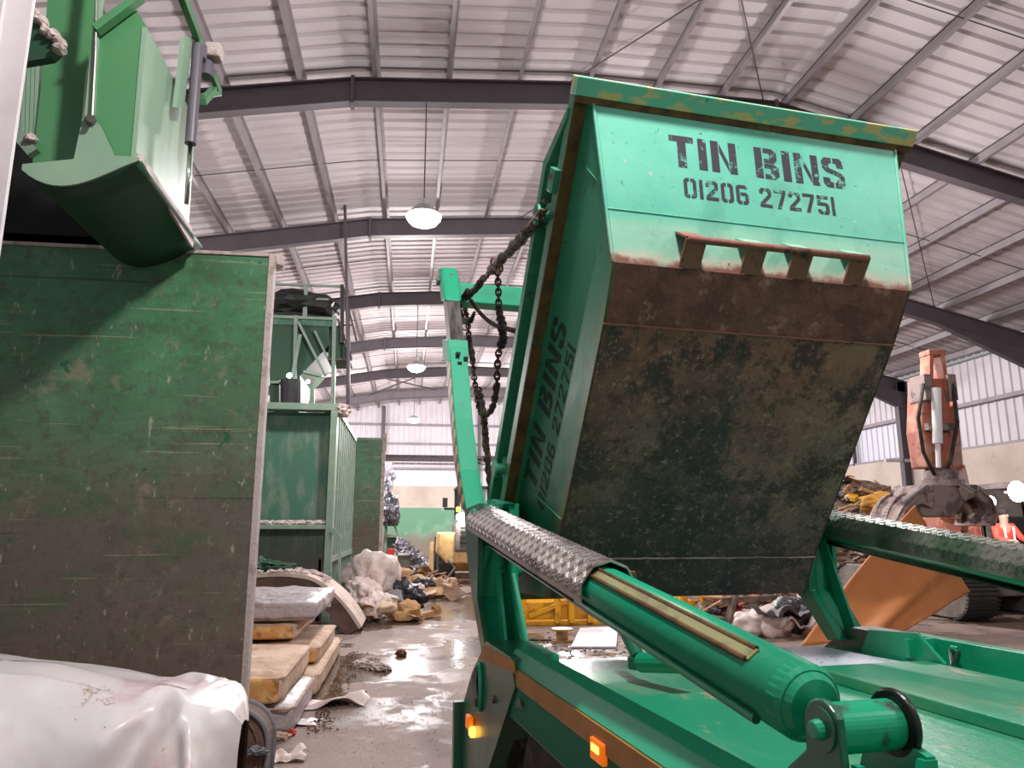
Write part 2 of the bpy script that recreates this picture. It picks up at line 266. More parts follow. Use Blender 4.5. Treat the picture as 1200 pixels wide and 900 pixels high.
        if bevel: md = o.modifiers.new('b', 'BEVEL'); md.width = bevel; md.segments = 2; md.limit_method = 'ANGLE'; md.angle_limit = R(40)
        if subsurf: md = o.modifiers.new('ss', 'SUBSURF'); md.levels = subsurf; md.render_levels = subsurf
        if smooth: me.polygons.foreach_set('use_smooth', [True]*len(me.polygons))
        return o
def tag(o, label=None, cat=None, group=None, kind=None):
    if label: o['label'] = label
    if cat: o['category'] = cat
    if group: o['group'] = group
    if kind: o['kind'] = kind
    return o
def root(name, label, cat, loc=(0, 0, 0), M=None, group=None):
    o = bpy.data.objects.new(name, None); col.objects.link(o); o.empty_display_size = .2
    if M is None: M = Matrix.Translation(V(loc))
    o.matrix_world = M; INV[o.name] = M.inverted()
    return tag(o, label, cat, group)
def struct(o): o['kind'] = 'structure'; return o
def N3(p, f=1.0): return noise.noise(V(p)*f)
LAMPW=760.0; NEARW=1.5; WORLD=0.38; EXPO=0.0
# =================================================================== BUILDING
YS, YE = -3.0, 47.0
XL, XR = -18.0, 17.5
PROF = [(-18.0, 6.35), (-1.15, 9.30), (2.6, 9.55), (6.6, 9.50), (17.5, 6.80)]     # top of the rafters
def roofz(x):
    for (a, za), (b, zb) in zip(PROF, PROF[1:]):
        if x <= b: return za + (zb-za)*(x-a)/(b-a)
    return PROF[-1][1]
struct(MB().box((XL-.5, YS-6, -.3), (XR+.5, YE+.5, 0)).build('floor', m_floor, origin=(0, 0, 0)))
# roof sheet with trapezoid ribs that run up the slope
mb = MB(); ys = []; y = YS; pitch = .333
while y < YE: ys += [(y, 0), (y+.19, 0), (y+.23, .045), (y+.293, .045)]; y += pitch
xs = [p[0] for p in PROF]; n = len(ys)
mb.add([(x, yy, roofz(x)+.23+dz) for x in xs for yy, dz in ys], [(i*n+j, (i+1)*n+j, (i+1)*n+j+1, i*n+j+1) for i in range(len(xs)-1) for j in range(n-1)])
struct(mb.build('ceiling', m_roof, solid=.01))
# joints where two runs of sheet overlap + slim rooflights stay part of the sheet
def wallclad(name, p0, p1, z0, zf, m, nrm):
    p0, p1 = V(p0), V(p1); L = (p1-p0).length; d = (p1-p0)/L; nv = V(nrm); pts = []; t = 0
    while t < L: pts += [(t, 0), (t+.19, 0), (t+.22, .04), (t+.30, .04)]; t += .333
    pts = [q for q in pts if q[0] <= L]; k = len(pts)
    vs = [p0+d*t+nv*h+V((0, 0, z0)) for t, h in pts] + [p0+d*t+nv*h+V((0, 0, zf(p0+d*t))) for t, h in pts]
    return MB().add(vs, [(i, i+1, k+i+1, k+i) for i in range(k-1)]).build(name, m, solid=.01)
tz = lambda p: roofz(p.x)+.22
struct(wallclad('wall_back', (XL, YE, 0), (XR, YE, 0), 5.3, tz, m_clad, (0, -1, 0)))
struct(wallclad('window_1', (XL, YE+.02, 0), (XR, YE+.02, 0), 4.2, lambda p: 5.3, m_clear, (0, -1, 0)))
struct(wallclad('wall_right', (XR+.25, YS, 0), (XR+.25, 24.3, 0), 4.0, tz, m_clad, (-1, 0, 0)))
struct(wallclad('wall_right_far', (XR+.25, 24.3, 0), (XR+.25, YE, 0), 5.6, tz, m_clad, (-1, 0, 0)))
struct(wallclad('window_2', (XR+.25, 24.3, 0), (XR+.25, YE, 0), 4.0, lambda p: 5.6, m_clear, (-1, 0, 0)))
struct(wallclad('wall_left', (XL-.25, YS, 0), (XL-.25, YE, 0), 0, tz, m_clad, (1, 0, 0)))
struct(MB().box((-7, YE-.5, 2.92), (XR-.2, YE-.1, 4.25)).build('wall_back_concrete', m_conc))
struct(MB().box((-7, YE-.62, 0), (XR-.2, YE-.1, 2.92)).build('wall_back_green', m_gwall))
struct(MB().box((XR-.15, YS, 0), (XR+.2, YE-.1, 4.1)).build('wall_right_concrete', m_conc))
# sheeting rails on the walls
for i, z in enumerate((5.35, 6.9, 8.1)):
    struct(MB().box((XL, YE-.22, z-.07), (XR, YE-.04, z+.07)).build('trim_1', m_galv))
for z in (4.14, 5.55): struct(MB().box((XR+.0, YS, z-.06), (XR+.2, YE, z+.06)).build('trim_2', m_galv))
for z in (5.75, 5.95, 6.05): struct(MB().cyl((-2, YE-1.2, z), (XR, YE-1.2, z), .05).build('trim_3', m_steel, smooth=True))
# steel frames: rafter I-sections that follow the roof, columns, purlins
def isec(mb, pts, n, D=.46, B=.2, tf=.025):
    # pts: top line; n: width axis
    n = V(n)
    for p, q in zip(pts, pts[1:]):
        p, q = V(p), V(q); d = (q-p).normalized(); dn = d.cross(n).normalized()
        if dn.z > 0: dn = -dn
        dn = V((0, 0, -1)) if abs(d.z) < .9 else V((1, 0, 0))*(-1)
        for a, b, w in ((0, tf, B), (D-tf, D, B), (tf, D-tf, .02)):
            P = [p+dn*a-n*w/2, p+dn*a+n*w/2, p+dn*b+n*w/2, p+dn*b-n*w/2]
            mb.prism(P, q-p)
    return mb
for k in range(8):
    Y = -.1+6*k if k else -.1
    mb = MB(); isec(mb, [(x, Y, z) for x, z in PROF], (0, 1, 0))
    for x in (-1.15, 6.6): mb.box((x-.03, Y-.12, roofz(x)-.5), (x+.03, Y+.12, roofz(x)+.02))
    # haunches near the eaves
    for sx, x0, x1 in ((1, XR-.3, XR-3.4), (-1, XL+.3, XL+3.4)):
        mb.prism([(x0, Y-.09, roofz(x0)-.45), (x1, Y-.09, roofz(x1)-.45), (x0, Y-.09, roofz(x0)-1.05)], (0, .18, 0))
    for x in (XR-.02, XL+.35):
        for a, b, w in ((0, .03, .22), (.39, .42, .22), (.03, .39, .02)):
            mb.box((x-.45+a, Y-w/2, 0), (x-.45+b, Y+w/2, roofz(x)-.0))
    struct(mb.build('portal_frame', m_steel))
px0 = -1.15-.33
xs_p = []
x = -3.28-1.265*11
while x < XR-.2:
    if x > XL+.2: xs_p.append(x)
    x += 1.265
for x in xs_p:
    z = roofz(x)
    mb = MB(); mb.box((x-.012, YS, z+.02), (x+.012, YE, z+.21)); mb.box((x-.06, YS, z+.0), (x+.012, YE, z+.02)); mb.box((x-.012, YS, z+.19), (x+.06, YE, z+.215))
    struct(mb.build('purlin', m_galv))
for k in range(8):     # sag rods at mid-bay
    Y = 2.9+6*k
    if Y > 40: continue
    struct(MB().tube([(x, Y, roofz(x)+.06) for x in [q*.5 for q in range(-34, 34)]], .011, 5).build('sag_rod', m_wire))
for x0, y0, x1, y1 in ((2.6, 5.9, 6.4, 11.9), (6.4, 5.9, 2.6, 11.9), (2.6, 17.9, 5.2, 11.9), (4.3, 11.9, 6.6, 17.9), (9.0, 11.9, 14.2, 17.9), (-2.4, 35.9, 1.4, 41.9), (1.4, 35.9, -2.4, 41.9)):
    struct(MB().cyl((x0, y0, roofz(x0)-.02), (x1, y1, roofz(x1)-.02), .012 if y1 < 30 else .04).build('bracing_rod', m_wire))
for x in (-7.6, -1.7, 4.3, 10.3):   # gable columns
    struct(MB().box((x-.1, YE-.5, 4.2), (x+.1, YE-.25, roofz(x))).build('gable_column', m_steel))
for y in (15.0, 27.5, 31.0, 34.5, 38.0):
    struct(MB().box((XR+.0, y-.05, 4.1), (XR+.12, y+.05, 6.9)).build('wall_post', m_steel))
struct(MB().cyl((XR-1.1, 23.9, 4.0), (XR+.1, 23.9, 4.0), .06).build('trim_4', m_post))
# downpipe/cable conduit left of the middle
struct(MB().tube([aty(378, 232, 17.4), aty(445, 230, 17.4)], .03).build('trim_5', m_wire))
struct(MB().tube([aty(404, 231, 17.4), aty(409, 480, 17.4)], .035).build('trim_6', m_steel))

# lamps
lamp0 = None
LX = [(0.0, 'row'), (7.3, 'hid')]
names = {(0, 1): 'bright round high bay lamp, the largest and nearest in the row under the roof', (0, 3): 'round high bay lamp, second along the row under the roof', (0, 5): 'round high bay lamp, third and farthest, against the back wall cladding'}
for j, x in enumerate((0.12, 7.4, -8.0)):  # side rows are unseen lamps, added to light the hall
    for k in (0, 1, 3, 5) if j < 2 else (1, 3, 5):
        Y = -.1+12*((k+1)//2) if k else (1.6 if j == 0 else -.1)
        z = 6.85; x = (.8 if k == 0 else .12) if j == 0 else x
        r = root('high_bay_lamp', names.get((j, k), 'unseen round high bay lamp on the roof steel, assumed for its light'), 'lamp', (x, Y, z), group='high bay lamps' )
        MB().cyl((x, Y, z+.2), (x, Y, roofz(x)-.44), .012, n=6).build('rod', m_wire, r)
        MB().lathe((x, Y, z), (0, 0, 1), [(.27, 0), (.27, .03), (.16, .17), (.07, .2), (.07, .3)], 24).build('housing', m_lampbody, r, smooth=False)
        MB().lathe((x, Y, z-.17), (0, 0, 1), [(.02, 0), (.14, .01), (.23, .05), (.285, .12), (.30, .17)], 24).build('lens', m_lamp, r, smooth=True)
        ld = bpy.data.lights.new('lamp_light', 'POINT'); ld.shadow_soft_size = .2; ld.energy = LAMPW*{0: NEARW if j == 0 else .4, 1: 1.15, 3: 2.0, 5: 3.6}[k]; ld.color = (1, .93, .93)
        lo = bpy.data.objects.new('lamp_light', ld); col.objects.link(lo); lo.location = (0, 0, -.32); lo.parent = r

# =================================================================== LEFT SIDE
# pale steel post
x1 = aty(42, 0, 3.45).x
b = MB(); b.box((x1-.30, 3.2, 0), (x1, 3.225, 8)); b.box((x1-.30, 3.425, 0), (x1, 3.45, 8)); b.box((x1-.16, 3.225, 0), (x1-.14, 3.425, 8))
tag(b.build('steel_column', m_post), 'pale grey steel column at the left edge of the picture', 'column')

# front green push panel
xe = -1.16
r = root('steel_wall_panel', 'big scuffed green steel wall panel with brown dirt, nearest on the left', 'panel', (-3, 6.05, 0))
mb = MB(); mb.box((-5.6, 6.0, 0), (xe-.03, 6.06, 3.84)); mb.build('face_plate', m_gpanel, r)
MB().box((xe-.03, 5.985, 0), (xe+.015, 6.09, 3.87)).build('edge_strip', m_edge, r, bevel=.004)
mb = MB(); mb.box((-5.6, 5.985, 3.84), (xe-.03, 6.09, 3.87)); mb.build('top_strip', m_edge, r, bevel=.004)
for i in range(3): pass
MB().box((-5.6, 6.06, .3), (xe-.03, 6.2, .42)).box((-5.6, 6.06, 2.4), (xe-.03, 6.2, 2.52)).build('rear_stiffener', m_greend, r)
tag(MB().lathe(aty(324, 312, 6.15), (0, 0, 1), [(.03, -.02), (.06, 0), (.062, .02), (.055, .09), (.02, .11)], 14).tube([aty(322, 299, 6.15), aty(333, 312, 6.15), aty(331, 322, 6.15)], .008).build('beacon_lamp', m_edge, origin=aty(324, 318, 6.15)), 'small dusty pink beacon at the top corner of the nearest green panel', 'lamp')

# dark hopper housing behind and above the panel
r = root('hopper_housing', 'dark open steel hopper box above the nearest green panel', 'hopper', (-4, 7, 3.88))
hx0, hx1 = -6.4, -2.45
mb = MB(); mb.box((hx0, 6.0, 3.88), (hx1, 7.3, 3.94)).box((hx0, 7.25, 3.9), (hx1, 7.3, 6.0)).box((hx0, 6.0, 5.3), (hx1, 7.3, 5.36)).box((hx0, 6, 3.9), (hx0+.05, 7.3, 5.4))
mb.build('shell', m_dark, r)
mb = MB(); mb.box((hx1-.62, 6.02, 3.9), (hx1-.55, 7.3, 5.36)); mb.build('side_plate', m_greend, r)
MB().box((hx0, 6.0, 3.88), (-2.0, 6.06, 4.9)).build('cavity_shade_plate', m_cavshade, r)  # added plate, its black stands for the shade inside the hopper mouth

# flap gate (chute) over the panel
YN, YF = 4.58, 6.02
XA = aty(28, 195, YN).x; XB = aty(165, 186, YN).x; ZB = aty(165, 186, YN).z; ZA = aty(28, 197, YN).z
r = root('chute_gate', 'green steel chute with a curved underside and a hydraulic ram, upper left', 'machine', (XB, 5.2, ZB))
# curved underside trough
def us(u, v):
    x = XA+(XB-XA)*u; s = math.sin(math.pi*min(1, u*1.02)); 
    return V((x, YN+(YF-YN)*v, ZA+(ZB-ZA)*u-.02-.13*math.sin(math.pi*u**.75)**1.2))
MB().grid(us, 18, 6).build('underside', m_greend, r, solid=.015, smooth=True)
# end plate: flat curved-bottom plate with gusset
top = [(165, 186), (135, 184), (118, 148), (109, 139), (98, 141), (88, 188), (60, 191), (28, 194)]
bot = [us(u, 0) for u in [i/14 for i in range(0, 15)]]
mb = MB(); mb.prism([aty(px, py, YN)+V((0, -.02, 0)) for px, py in top] + [p+V((0, -.02, 0)) for p in bot], (0, .03, 0)); mb.build('end_plate', m_greenl, r)
MB().cyl(aty(106, 140, YN-.05), aty(106, 140, YN+.03), .035, n=6).cyl(aty(106, 140, YN-.09), aty(106, 140, YN-.02), .018, n=8).build('pivot_bolt', m_bareal, r)
# tall back plate left of the box
pl = [(60, -60), (122, -60), (110, 20), (99, 100), (95, 150), (88, 192), (38, 192), (48, 100)]
MB().prism([aty(px, py, YN+.30) for px, py in pl], (0, .03, 0)).build('tall_plate', m_green, r)
# link arm strip
MB().prism([aty(px, py, YN-.0) for px, py in [(118, -60), (124, -60), (112, 60), (108, 142), (98, 142), (106, 60)]], (0, .05, 0)).build('link_arm', m_greenl, r)
# box body
XC = aty(113, 100, YN+.04).x
zt = aty(168, 22, YN+.04).z
YB = YN+.04
fr = [(113, 38), (160, 12), (172, 32), (159, 184), (136, 184), (112, 142)]
mb = MB(); mb.prism([aty(px, py, YB) for px, py in fr], (0, .03, 0)); mb.build('box_front', m_green, r)
XR1 = aty(159, 184, YB).x; xtop = aty(172, 32, YB).x
P = [aty(172, 32, YB), aty(159, 184, YB)]
sidey = lambda px, py: atpl(px, py, aty(165, 120, YB), (1, 0.0, -(P[0].x-P[1].x)/(P[0].z-P[1].z)))
sp = [(172, 32), (186, 58), (199, 84), (214, 112), (229, 145), (221, 266), (190, 226), (159, 185)]
mb = MB(); mb.prism([sidey(px, py) for px, py in sp], (-.03, 0, 0)); mb.build('box_side', m_greenl, r)
mb = MB(); mb.prism([sidey(px, py)+V((.004, 0, 0)) for px, py in [(159, 184), (222, 290), (224, 282), (221, 266), (190, 224), (162, 180)]], (.02, 0, 0)); mb.build('lower_lip', m_edge, r)
# brackets and frame
Yb2 = YN-.02
mb = MB(); mb.bar(aty(112, 36, Yb2), aty(166, -4, Yb2), .05, .07, up=(0, 1, 0)); mb.build('cross_arm', m_green, r, bevel=.005)
s2 = lambda px, py, dx=.1: sidey(px, py)+V((dx, 0, 0))
mb = MB(); mb.bar(s2(188, -25), s2(215, 42), .05, .06); mb.bar(s2(215, 42), s2(243, 108), .04, .07); mb.bar(s2(243, 108), s2(222, 112), .04, .04); mb.build('side_frame', m_green, r, bevel=.005)
MB().prism([s2(px, py, .04) for px, py in [(205, 42), (215, 42), (204, 126), (195, 125)]], (.03, 0, 0)).build('guide_plate', m_greenl, r)
# ram
ram = MB().cyl(s2(216, 52, .1), s2(203, 167, .12), .04, n=18).cyl(s2(218, 52, .1), s2(217, 68, .1), .055, n=14).build('ram_body', m_ramgrey, r, smooth=False)
MB().cyl(s2(203, 166, .12), s2(198, 238, .12), .017, n=12).build('ram_rod', m_rod, ram, smooth=True)
MB().cyl(s2(226, 62, .12), s2(223, 88, .12), .045, n=14).build('ram_motor', m_ramgrey, r)
MB().box(s2(224, 60, .14)-V((.03, .05, .05)), s2(224, 60, .14)+V((.09, .08, .07))).build('ram_junction_box', m_edge, r, bevel=.015)
MB().bar(s2(222, 118), s2(236, 104), .05, .05).build('ram_bracket', m_green, r)
MB().tube([aty(113, -20, YN-.03), aty(112, 60, YN-.03), aty(108, 138, YN-.03)], .008, 6).build('hose', m_bareal, r)

# nearer gate partly behind the post
Yg = 4.35
r = root('chute_flap', 'dark green flap with a rust caked edge just right of the pale column', 'flap', aty(45, 60, Yg))
MB().prism([aty(px, py, Yg) for px, py in [(18, 74), (18, -10), (41, 18), (70, 58), (60, 67)]], (0, .06, 0)).build('flap_plate', m_greend, r)
pts = [aty(px, py, Yg-.01) for px, py in [(40, 17), (48, 24), (55, 38), (63, 42), (70, 50), (70, 58)]]
mb = MB()
for i, p in enumerate(pts): mb.blob(p, (.035, .05, .03), .5, 2, i, 2, False)
mb.tube(pts, .02, 6).build('caked_edge', m_edge, r)
r = root('gate_slats', 'pale green slatted gate edge between the pale column and the green chute', 'gate', aty(36, 160, 4.9))
mb = MB()
for i, px in enumerate((22, 27, 32, 37, 42)): mb.prism([aty(px, 60, 4.9), aty(px+4.2, 60, 4.9), aty(px+1, 166, 4.9), aty(px-3.2, 166, 4.9)], (0, .04, 0))
mb.build('slats', m_greenl, r)
MB().bar(aty(14, 150, 4.85), aty(40, 180, 4.85), .05, .07).build('sill', m_bayf, r)
MB().blob(aty(36, 163, 4.82), (.04, .04, .03), .5, 2, 3, 2).build('debris', m_edge, r)

# second bay
Y2 = 14.2
r = root('bay_frame', 'green steel bay with a framed recessed panel and barred side behind the mattresses', 'bay', (-2.5, Y2, 0))
q = lambda px, py, dy=0: aty(px, py, Y2+dy)
zt = q(395, 473).z; xr = q(396, 473).x; xst = q(386, 520).x; xl = -4.2
zr = q(300, 615).z
mb = MB(); mb.box((xl, Y2, zt-.13), (xr, Y2+.3, zt)).box((xst, Y2, 0), (xr, Y2+.3, zt-.13)); mb.build('outer_frame', m_bayf, r, bevel=.01)
MB().box((xl, Y2, zr-.08), (xst, Y2+.34, zr+.0)).build('mid_rail', m_bayf, r, bevel=.01)
MB().box((xl, Y2+.34, zr), (xst, Y2+.38, zt-.13)).build('upper_panel', m_bay, r)
MB().box((xl, Y2+.34, 0), (xst, Y2+.38, zr-.06)).build('lower_panel', m_bay, r)
mb = MB()
rn = random.Random(3)
for i in range(26): mb.blob((xl+1.2+(xst-xl-1.3)*rn.random(), Y2+.1+rn.random()*.15, zr+.03), (.1, .07, .05), .6, 2, i, 2)
o = mb.build('ledge_debris', m_edge, r); o['kind'] = 'stuff'
Y2b = 19.5
MB().box((xr-.25, Y2+.3, 0), (xr-.2, Y2b, 1.1)).box((xr-.28, Y2+.3, 0), (xr-.02, Y2+.42, zt)).build('side_sheet', m_bay, r)
for i in range(11):
    y = Y2+.5+(Y2b-Y2-.5)*i/10
    MB().box((xr-.14, y-.035, .05), (xr-.02, y+.035, zt-.06)).build('side_bar', m_bayf, r)
MB().box((xr-.16, Y2+.3, zt-.12), (xr, Y2b, zt-.02)).box((xr-.16, Y2+.3, 1.05), (xr, Y2b, 1.15)).build('side_rail', m_bayf, r)
MB().blob(q(400, 482, .2), (.16, .2, .12), .6, 2, 5, 3, False).build('rag', m_edge, r)
MB().bar(q(389, 620, -.02), q(398, 632, -.02), .05, .1).bar(q(398, 632, -.02), q(398, 690, -.02), .05, .05).build('corner_plate', m_bayf, r)

# third panel
Y3 = 22.0
q3 = lambda px, py, dy=0: aty(px, py, Y3+dy)
x3 = q3(448, 515).x; z3 = q3(448, 514).z
r = root('steel_wall_panel', 'tall dirty green steel panel past the barred bay, farther down the hall', 'panel', (-1.6, Y3, 0))
MB().box((-4.6, Y3, 0), (x3, Y3+.08, z3)).build('face_plate', m_gpanel, r)
MB().box((x3, Y3-.02, 0), (x3+.1, Y3+.12, z3+.04)).build('edge_strip', m_edge, r)
MB().box((x3-.75, Y3-.02, z3-.05), (x3, Y3+.1, z3+.02)).build('top_strip', m_bayf, r)
MB().box((x3-1.0, Y3-.3, z3-.6), (x3-.78, Y3, z3-.5)).build('bracket', m_bayf, r)
MB().box((x3+.02, Y3-.05, z3-.35), (x3+.14, Y3+.1, z3+.15)).build('corner_lug', m_edge, r)

# upper platform / hopper with railings (Y ~ 18)
Yp = 18.0
p_ = lambda px, py, dy=0: aty(px, py, Yp+dy)
r = root('hopper_platform', 'dark green hopper and railed steel platform above the recessed bay', 'platform', p_(360, 470))
mb = MB()   # hopper body
A = [p_(316, 374), p_(386, 374), p_(386, 404), p_(352, 440), p_(345, 478), p_(316, 478)]
mb.prism(A, (0, 2.0, 0)); mb.build('hopper', m_greend, r)
MB().blob(p_(352, 362, .6), (.95, .8, .42), .2, 2, 4, 3).build('motor_cover', m_dark, r)
MB().box(p_(318, 380, -.05), p_(398, 400, 1.8)+V((0, 0, .1))).build('deck', m_bay, r)
for px, y0, y1 in ((347, 370, 478), (392, 370, 478), (359, 334, 372), (408, 398, 482), (401, 334, 402)):
    MB().bar(p_(px, y0, -.1), p_(px-2 if px < 400 else px, y1, -.1), .09, .09).build('post', m_bayf if px < 395 else m_wire, r)
MB().bar(p_(318, 371, -.1), p_(395, 374, -.1), .07, .07).bar(p_(320, 333, -.1), p_(402, 336, -.1), .05, .05).bar(p_(316, 448, -.1), p_(350, 448, -.1), .06, .06).bar(p_(320, 349, -.1), p_(385, 351, -.1), .05, .05).build('rail', m_bayf, r)
MB().bar(p_(402, 335, -.1), p_(418, 400, -.1), .05, .05).bar(p_(396, 374, -.1), p_(412, 420, -.1), .05, .05).bar(p_(409, 361, -.1), p_(409, 420, -.1), .05, .05).bar(p_(396, 381, -.1), p_(413, 381, -.1), .04, .04).bar(p_(385, 421, -.1), p_(413, 421, -.1), .06, .06).build('stair_rail', m_wire, r)
MB().prism([p_(388, 382), p_(398, 382), p_(410, 422), p_(384, 422)], (0, 1.0, 0)).build('landing', m_greend, r)
MB().bar(p_(350, 378, -.15), p_(381, 440, -.15), .12, .06).bar(p_(369, 388, -.15), p_(384, 420, -.15), .08, .05).bar(p_(352, 392, -.15), p_(343, 440, -.15), .08, .05).build('brace', m_bayf, r)
MB().cyl(p_(340, 478, -.3), p_(340, 446, -.3), .25, n=14).build('drum', m_dark, r)
MB().bar(p_(366, 478), p_(366, 455), .1, .1).bar(p_(366, 455), p_(378, 442), .12, .1).bar(p_(356, 436), p_(378, 441), .2, .06).build('chute_leg', m_greenl, r)
for px, py, rr in ((361, 447, .045), (339, 440, .06)):
    pp = p_(px, py, -.55)
    w = MB().lathe(pp, (0, -1, 0), [(rr*.5, -.05), (rr, 0), (rr*.9, .012)], 14).build('work_lamp', m_work, r)

# machinery beyond third panel
Y4 = 27.0
q4 = lambda px, py, dy=0: aty(px, py, Y4+dy)
r = root('steel_rack', 'steel rack holding bagged foil beyond the tall dirty panel', 'rack', V((q4(458, 690).x, Y4, 0)))
MB().bar(V((q4(465, 600).x, Y4, 0)), q4(465, 627), .1, .1).bar(V((q4(453, 600).x, Y4, 0)), q4(453, 600), .1, .1).build('post', m_bayf, r)
MB().bar(q4(451, 628), q4(466, 628), .3, .1).build('shelf', m_bayf, r)
MB().bar(q4(451, 654), q4(466, 654), .3, .08).build('shelf', m_bayf, r)
MB().bar(q4(455, 596), q4(466, 626), .06, .06).build('brace', m_bayf, r)
MB().box(q4(449, 654), q4(464, 628, .6)).build('back_plate', m_greend, r)
tag(MB().blob(q4(455, 602), (.40, .5, .72), .25, 3, 6, 4).build('foil_bag', m_foild), 'bulging dark silver bag of foil on the rack beyond the tall panel', 'bag')
tag(MB().blob(q4(454, 560), (.22, .3, .5), .5, 3, 16, 3, False).build('foil_wisp', m_tinsel), 'pale foil wisps hanging above the dark silver bag', 'foil')
tag(MB().box(V((q4(453, 700).x, Y4-1, 0)), V((q4(461, 700).x, Y4-.6, 1.0))).build('red_drum', m_red, bevel=.03), 'small red container at the foot of the steel rack', 'container')
r = root('low_bay_wall', 'low green bay wall with a pale edge below the foil heap', 'panel', (aty(477, 700, 26).x, 26, 0))
a, c = aty(464, 650, 26), aty(496, 650, 26)
MB().box((a.x, 26, 0), (c.x, 26.1, a.z)).build('face_plate', m_bay, r)
MB().box((a.x-.05, 25.95, 0), (a.x+.06, 26.12, a.z+.05)).box((a.x, 25.95, a.z-.02), (c.x, 26.12, a.z+.05)).build('edge_strip', m_post, r)
# silver foil heap
mb = MB(); rn = random.Random(5)
for i in range(1500):
    t = rn.random(); px = 464+t*50; top = 632+52*t**1.7; py = top + rn.random()*(14 + 24*t)
    if py > 698: py = 698-rn.random()*8
    c = aty(px, py, 26.5+rn.random()*1.0-(1.6*t)); a = rn.random()*6.28; b = rn.random()*3
    d = V((math.cos(a)*math.sin(b), math.sin(a)*math.sin(b), math.cos(b)))*rn.uniform(.08, .2); w = V((rn.uniform(-1, 1), rn.uniform(-1, 1), rn.uniform(-1, 1)))*.07
    mb.add([c-d, c-d*.2+w, c+d, c+d*.1-w], [(0, 1, 2, 3)])
tag(mb.build('foil_heap', m_tinsel), 'heap of shredded silver foil sliding down beside the wheel loader', 'heap', kind='stuff')

# ------------------------------------------------------------- wheel loader (rear view)
YL = 23.2
XLc = aty(511, 680, YL).x+1.25
r = root('wheel_loader', 'dusty yellow wheel loader seen from behind at the far end of the aisle', 'loader', (XLc, YL, 0))
g = MB(Matrix.Translation((XLc, YL, 0)))
g.prism([(-1.22, 0, 1.55), (-1.25, 0, .95), (-.95, 0, .62), (.95, 0, .62), (1.25, 0, .95), (1.22, 0, 1.55)], (0, 1.2, 0)); g.build('counterweight', m_loader, r, bevel=.06)
g = MB(Matrix.Translation((XLc, YL, 0))); g.prism([(-.72, -.12, .98), (-.68, -.12, 1.75), (-.58, 0, 2.0), (.58, 0, 2.0), (.68, -.12, 1.75), (.72, -.12, .98)], (0, 1.9, 0)); g.build('engine_cover', m_exgrey, r, bevel=.05)
g = MB(Matrix.Translation((XLc, YL, 0)))
for z in (1.2, 1.35, 1.5, 1.65): g.box((-.55, -.15, z), (.55, -.12, z+.06))
g.box((-.12, -.17, 1.05), (.12, -.12, 1.2)); g.build('grille', m_dark, r)
g = MB(Matrix.Translation((XLc, YL, 0))); g.box((-.6, .02, 2.0), (.6, 1.5, 2.14)); g.build('hood_top', m_white, r, bevel=.05)
g = MB(Matrix.Translation((XLc, YL, 0))); 
for sx in (-1, 1): g.box((sx*.5-.05, 1.6, 1.6), (sx*.5+.05, 1.7, 3.0)); g.box((sx*.5-.05, 3.0, 1.6), (sx*.5+.05, 3.1, 3.0))
g.box((-.55, 1.6, 1.6), (.55, 3.1, 2.1)).box((-.58, 1.5, 2.95), (.58, 3.2, 3.05)); g.build('cab', m_dark, r, bevel=.03)
g = MB(Matrix.Translation((XLc, YL, 0))); g.box((-.45, 1.62, 2.1), (.45, 1.64, 2.95)); g.build('rear_window', m_glass, r)
g = MB(Matrix.Translation((XLc, YL, 0))); g.tube([(-.5, 1.6, 2.3), (-.95, 1.5, 2.3), (-.95, 1.5, 2.45)], .04).box((-1.03, 1.42, 2.35), (-.87, 1.5, 2.65)); g.build('mirror', m_dark, r)
def wheel(M, rad, w, r, name='wheel'):
    mb = MB(M); mb.lathe((-w/2, 0, 0), (1, 0, 0), [(rad*.55, 0), (rad*.8, -.01), (rad*.95, .02), (rad, .07), (rad, w-.07), (rad*.95, w-.02), (rad*.8, w+.01), (rad*.55, w)], 32)
    for i in range(22):
        a = 2*math.pi*i/22
        for sx in (-1, 1):
            a2 = a + .14*sx
            mb.bar((sx*w*.26-w*.2*sx, math.cos(a)*rad, math.sin(a)*rad), (sx*w*.48, math.cos(a2)*rad*.99, math.sin(a2)*rad*.99), .05, .04, up=(0, math.cos(a), math.sin(a)))
    o = mb.build(name, m_rubber, r)
    MB(M).lathe((-w/2+.03, 0, 0), (1, 0, 0), [(.02, -.02), (rad*.2, -.02), (rad*.22, .03), (rad*.5, .04), (rad*.56, 0), (rad*.56, w-.06), (rad*.5, w-.1), (rad*.2, w-.1), (.02, w-.1)], 24).build('rim', m_yellow if rad > .6 else m_bareal, o)
    return o
for sx in (-1, 1):
    for y in (.9, 3.9):
        wheel(Matrix.Translation((XLc+sx*.93, YL+y-.1, .68)), .68, .52, r)
g = MB(Matrix.Translation((XLc, YL, 0))); g.box((-1, 2.2, .7), (1, 5.0, 1.2)).prism([(-1.3, 5.4, .1), (-1.3, 6.4, .1), (-1.3, 5.5, 1.2)], (2.6, 0, 0)); g.build('front_frame', m_loader, r, bevel=.04)
lp = aty(539, 606, YL-.1)
g = MB().lathe(lp, (0, -1, 0), [(.05, -.08), (.12, 0), (.1, .02)], 16).build('work_lamp', m_work, r)
MB().bar(lp+V((0, .08, 0)), V((lp.x+.0, YL+.1, 1.95)), .06, .06).build('lamp_post', m_dark, r)
bp = aty(536, 595, YL+1.5)
MB().lathe(aty(537, 597, YL+1.5), (0, 0, 1), [(.05, -.08), (.07, -.06), (.07, .06), (.02, .09)], 14).build('beacon', m_amberlit, r)
MB().cyl(aty(537, 600, YL+1.5), V((aty(537, 600, YL+1.5).x, YL+1.5, 2.1)), .02).build('beacon_pole', m_dark, r)
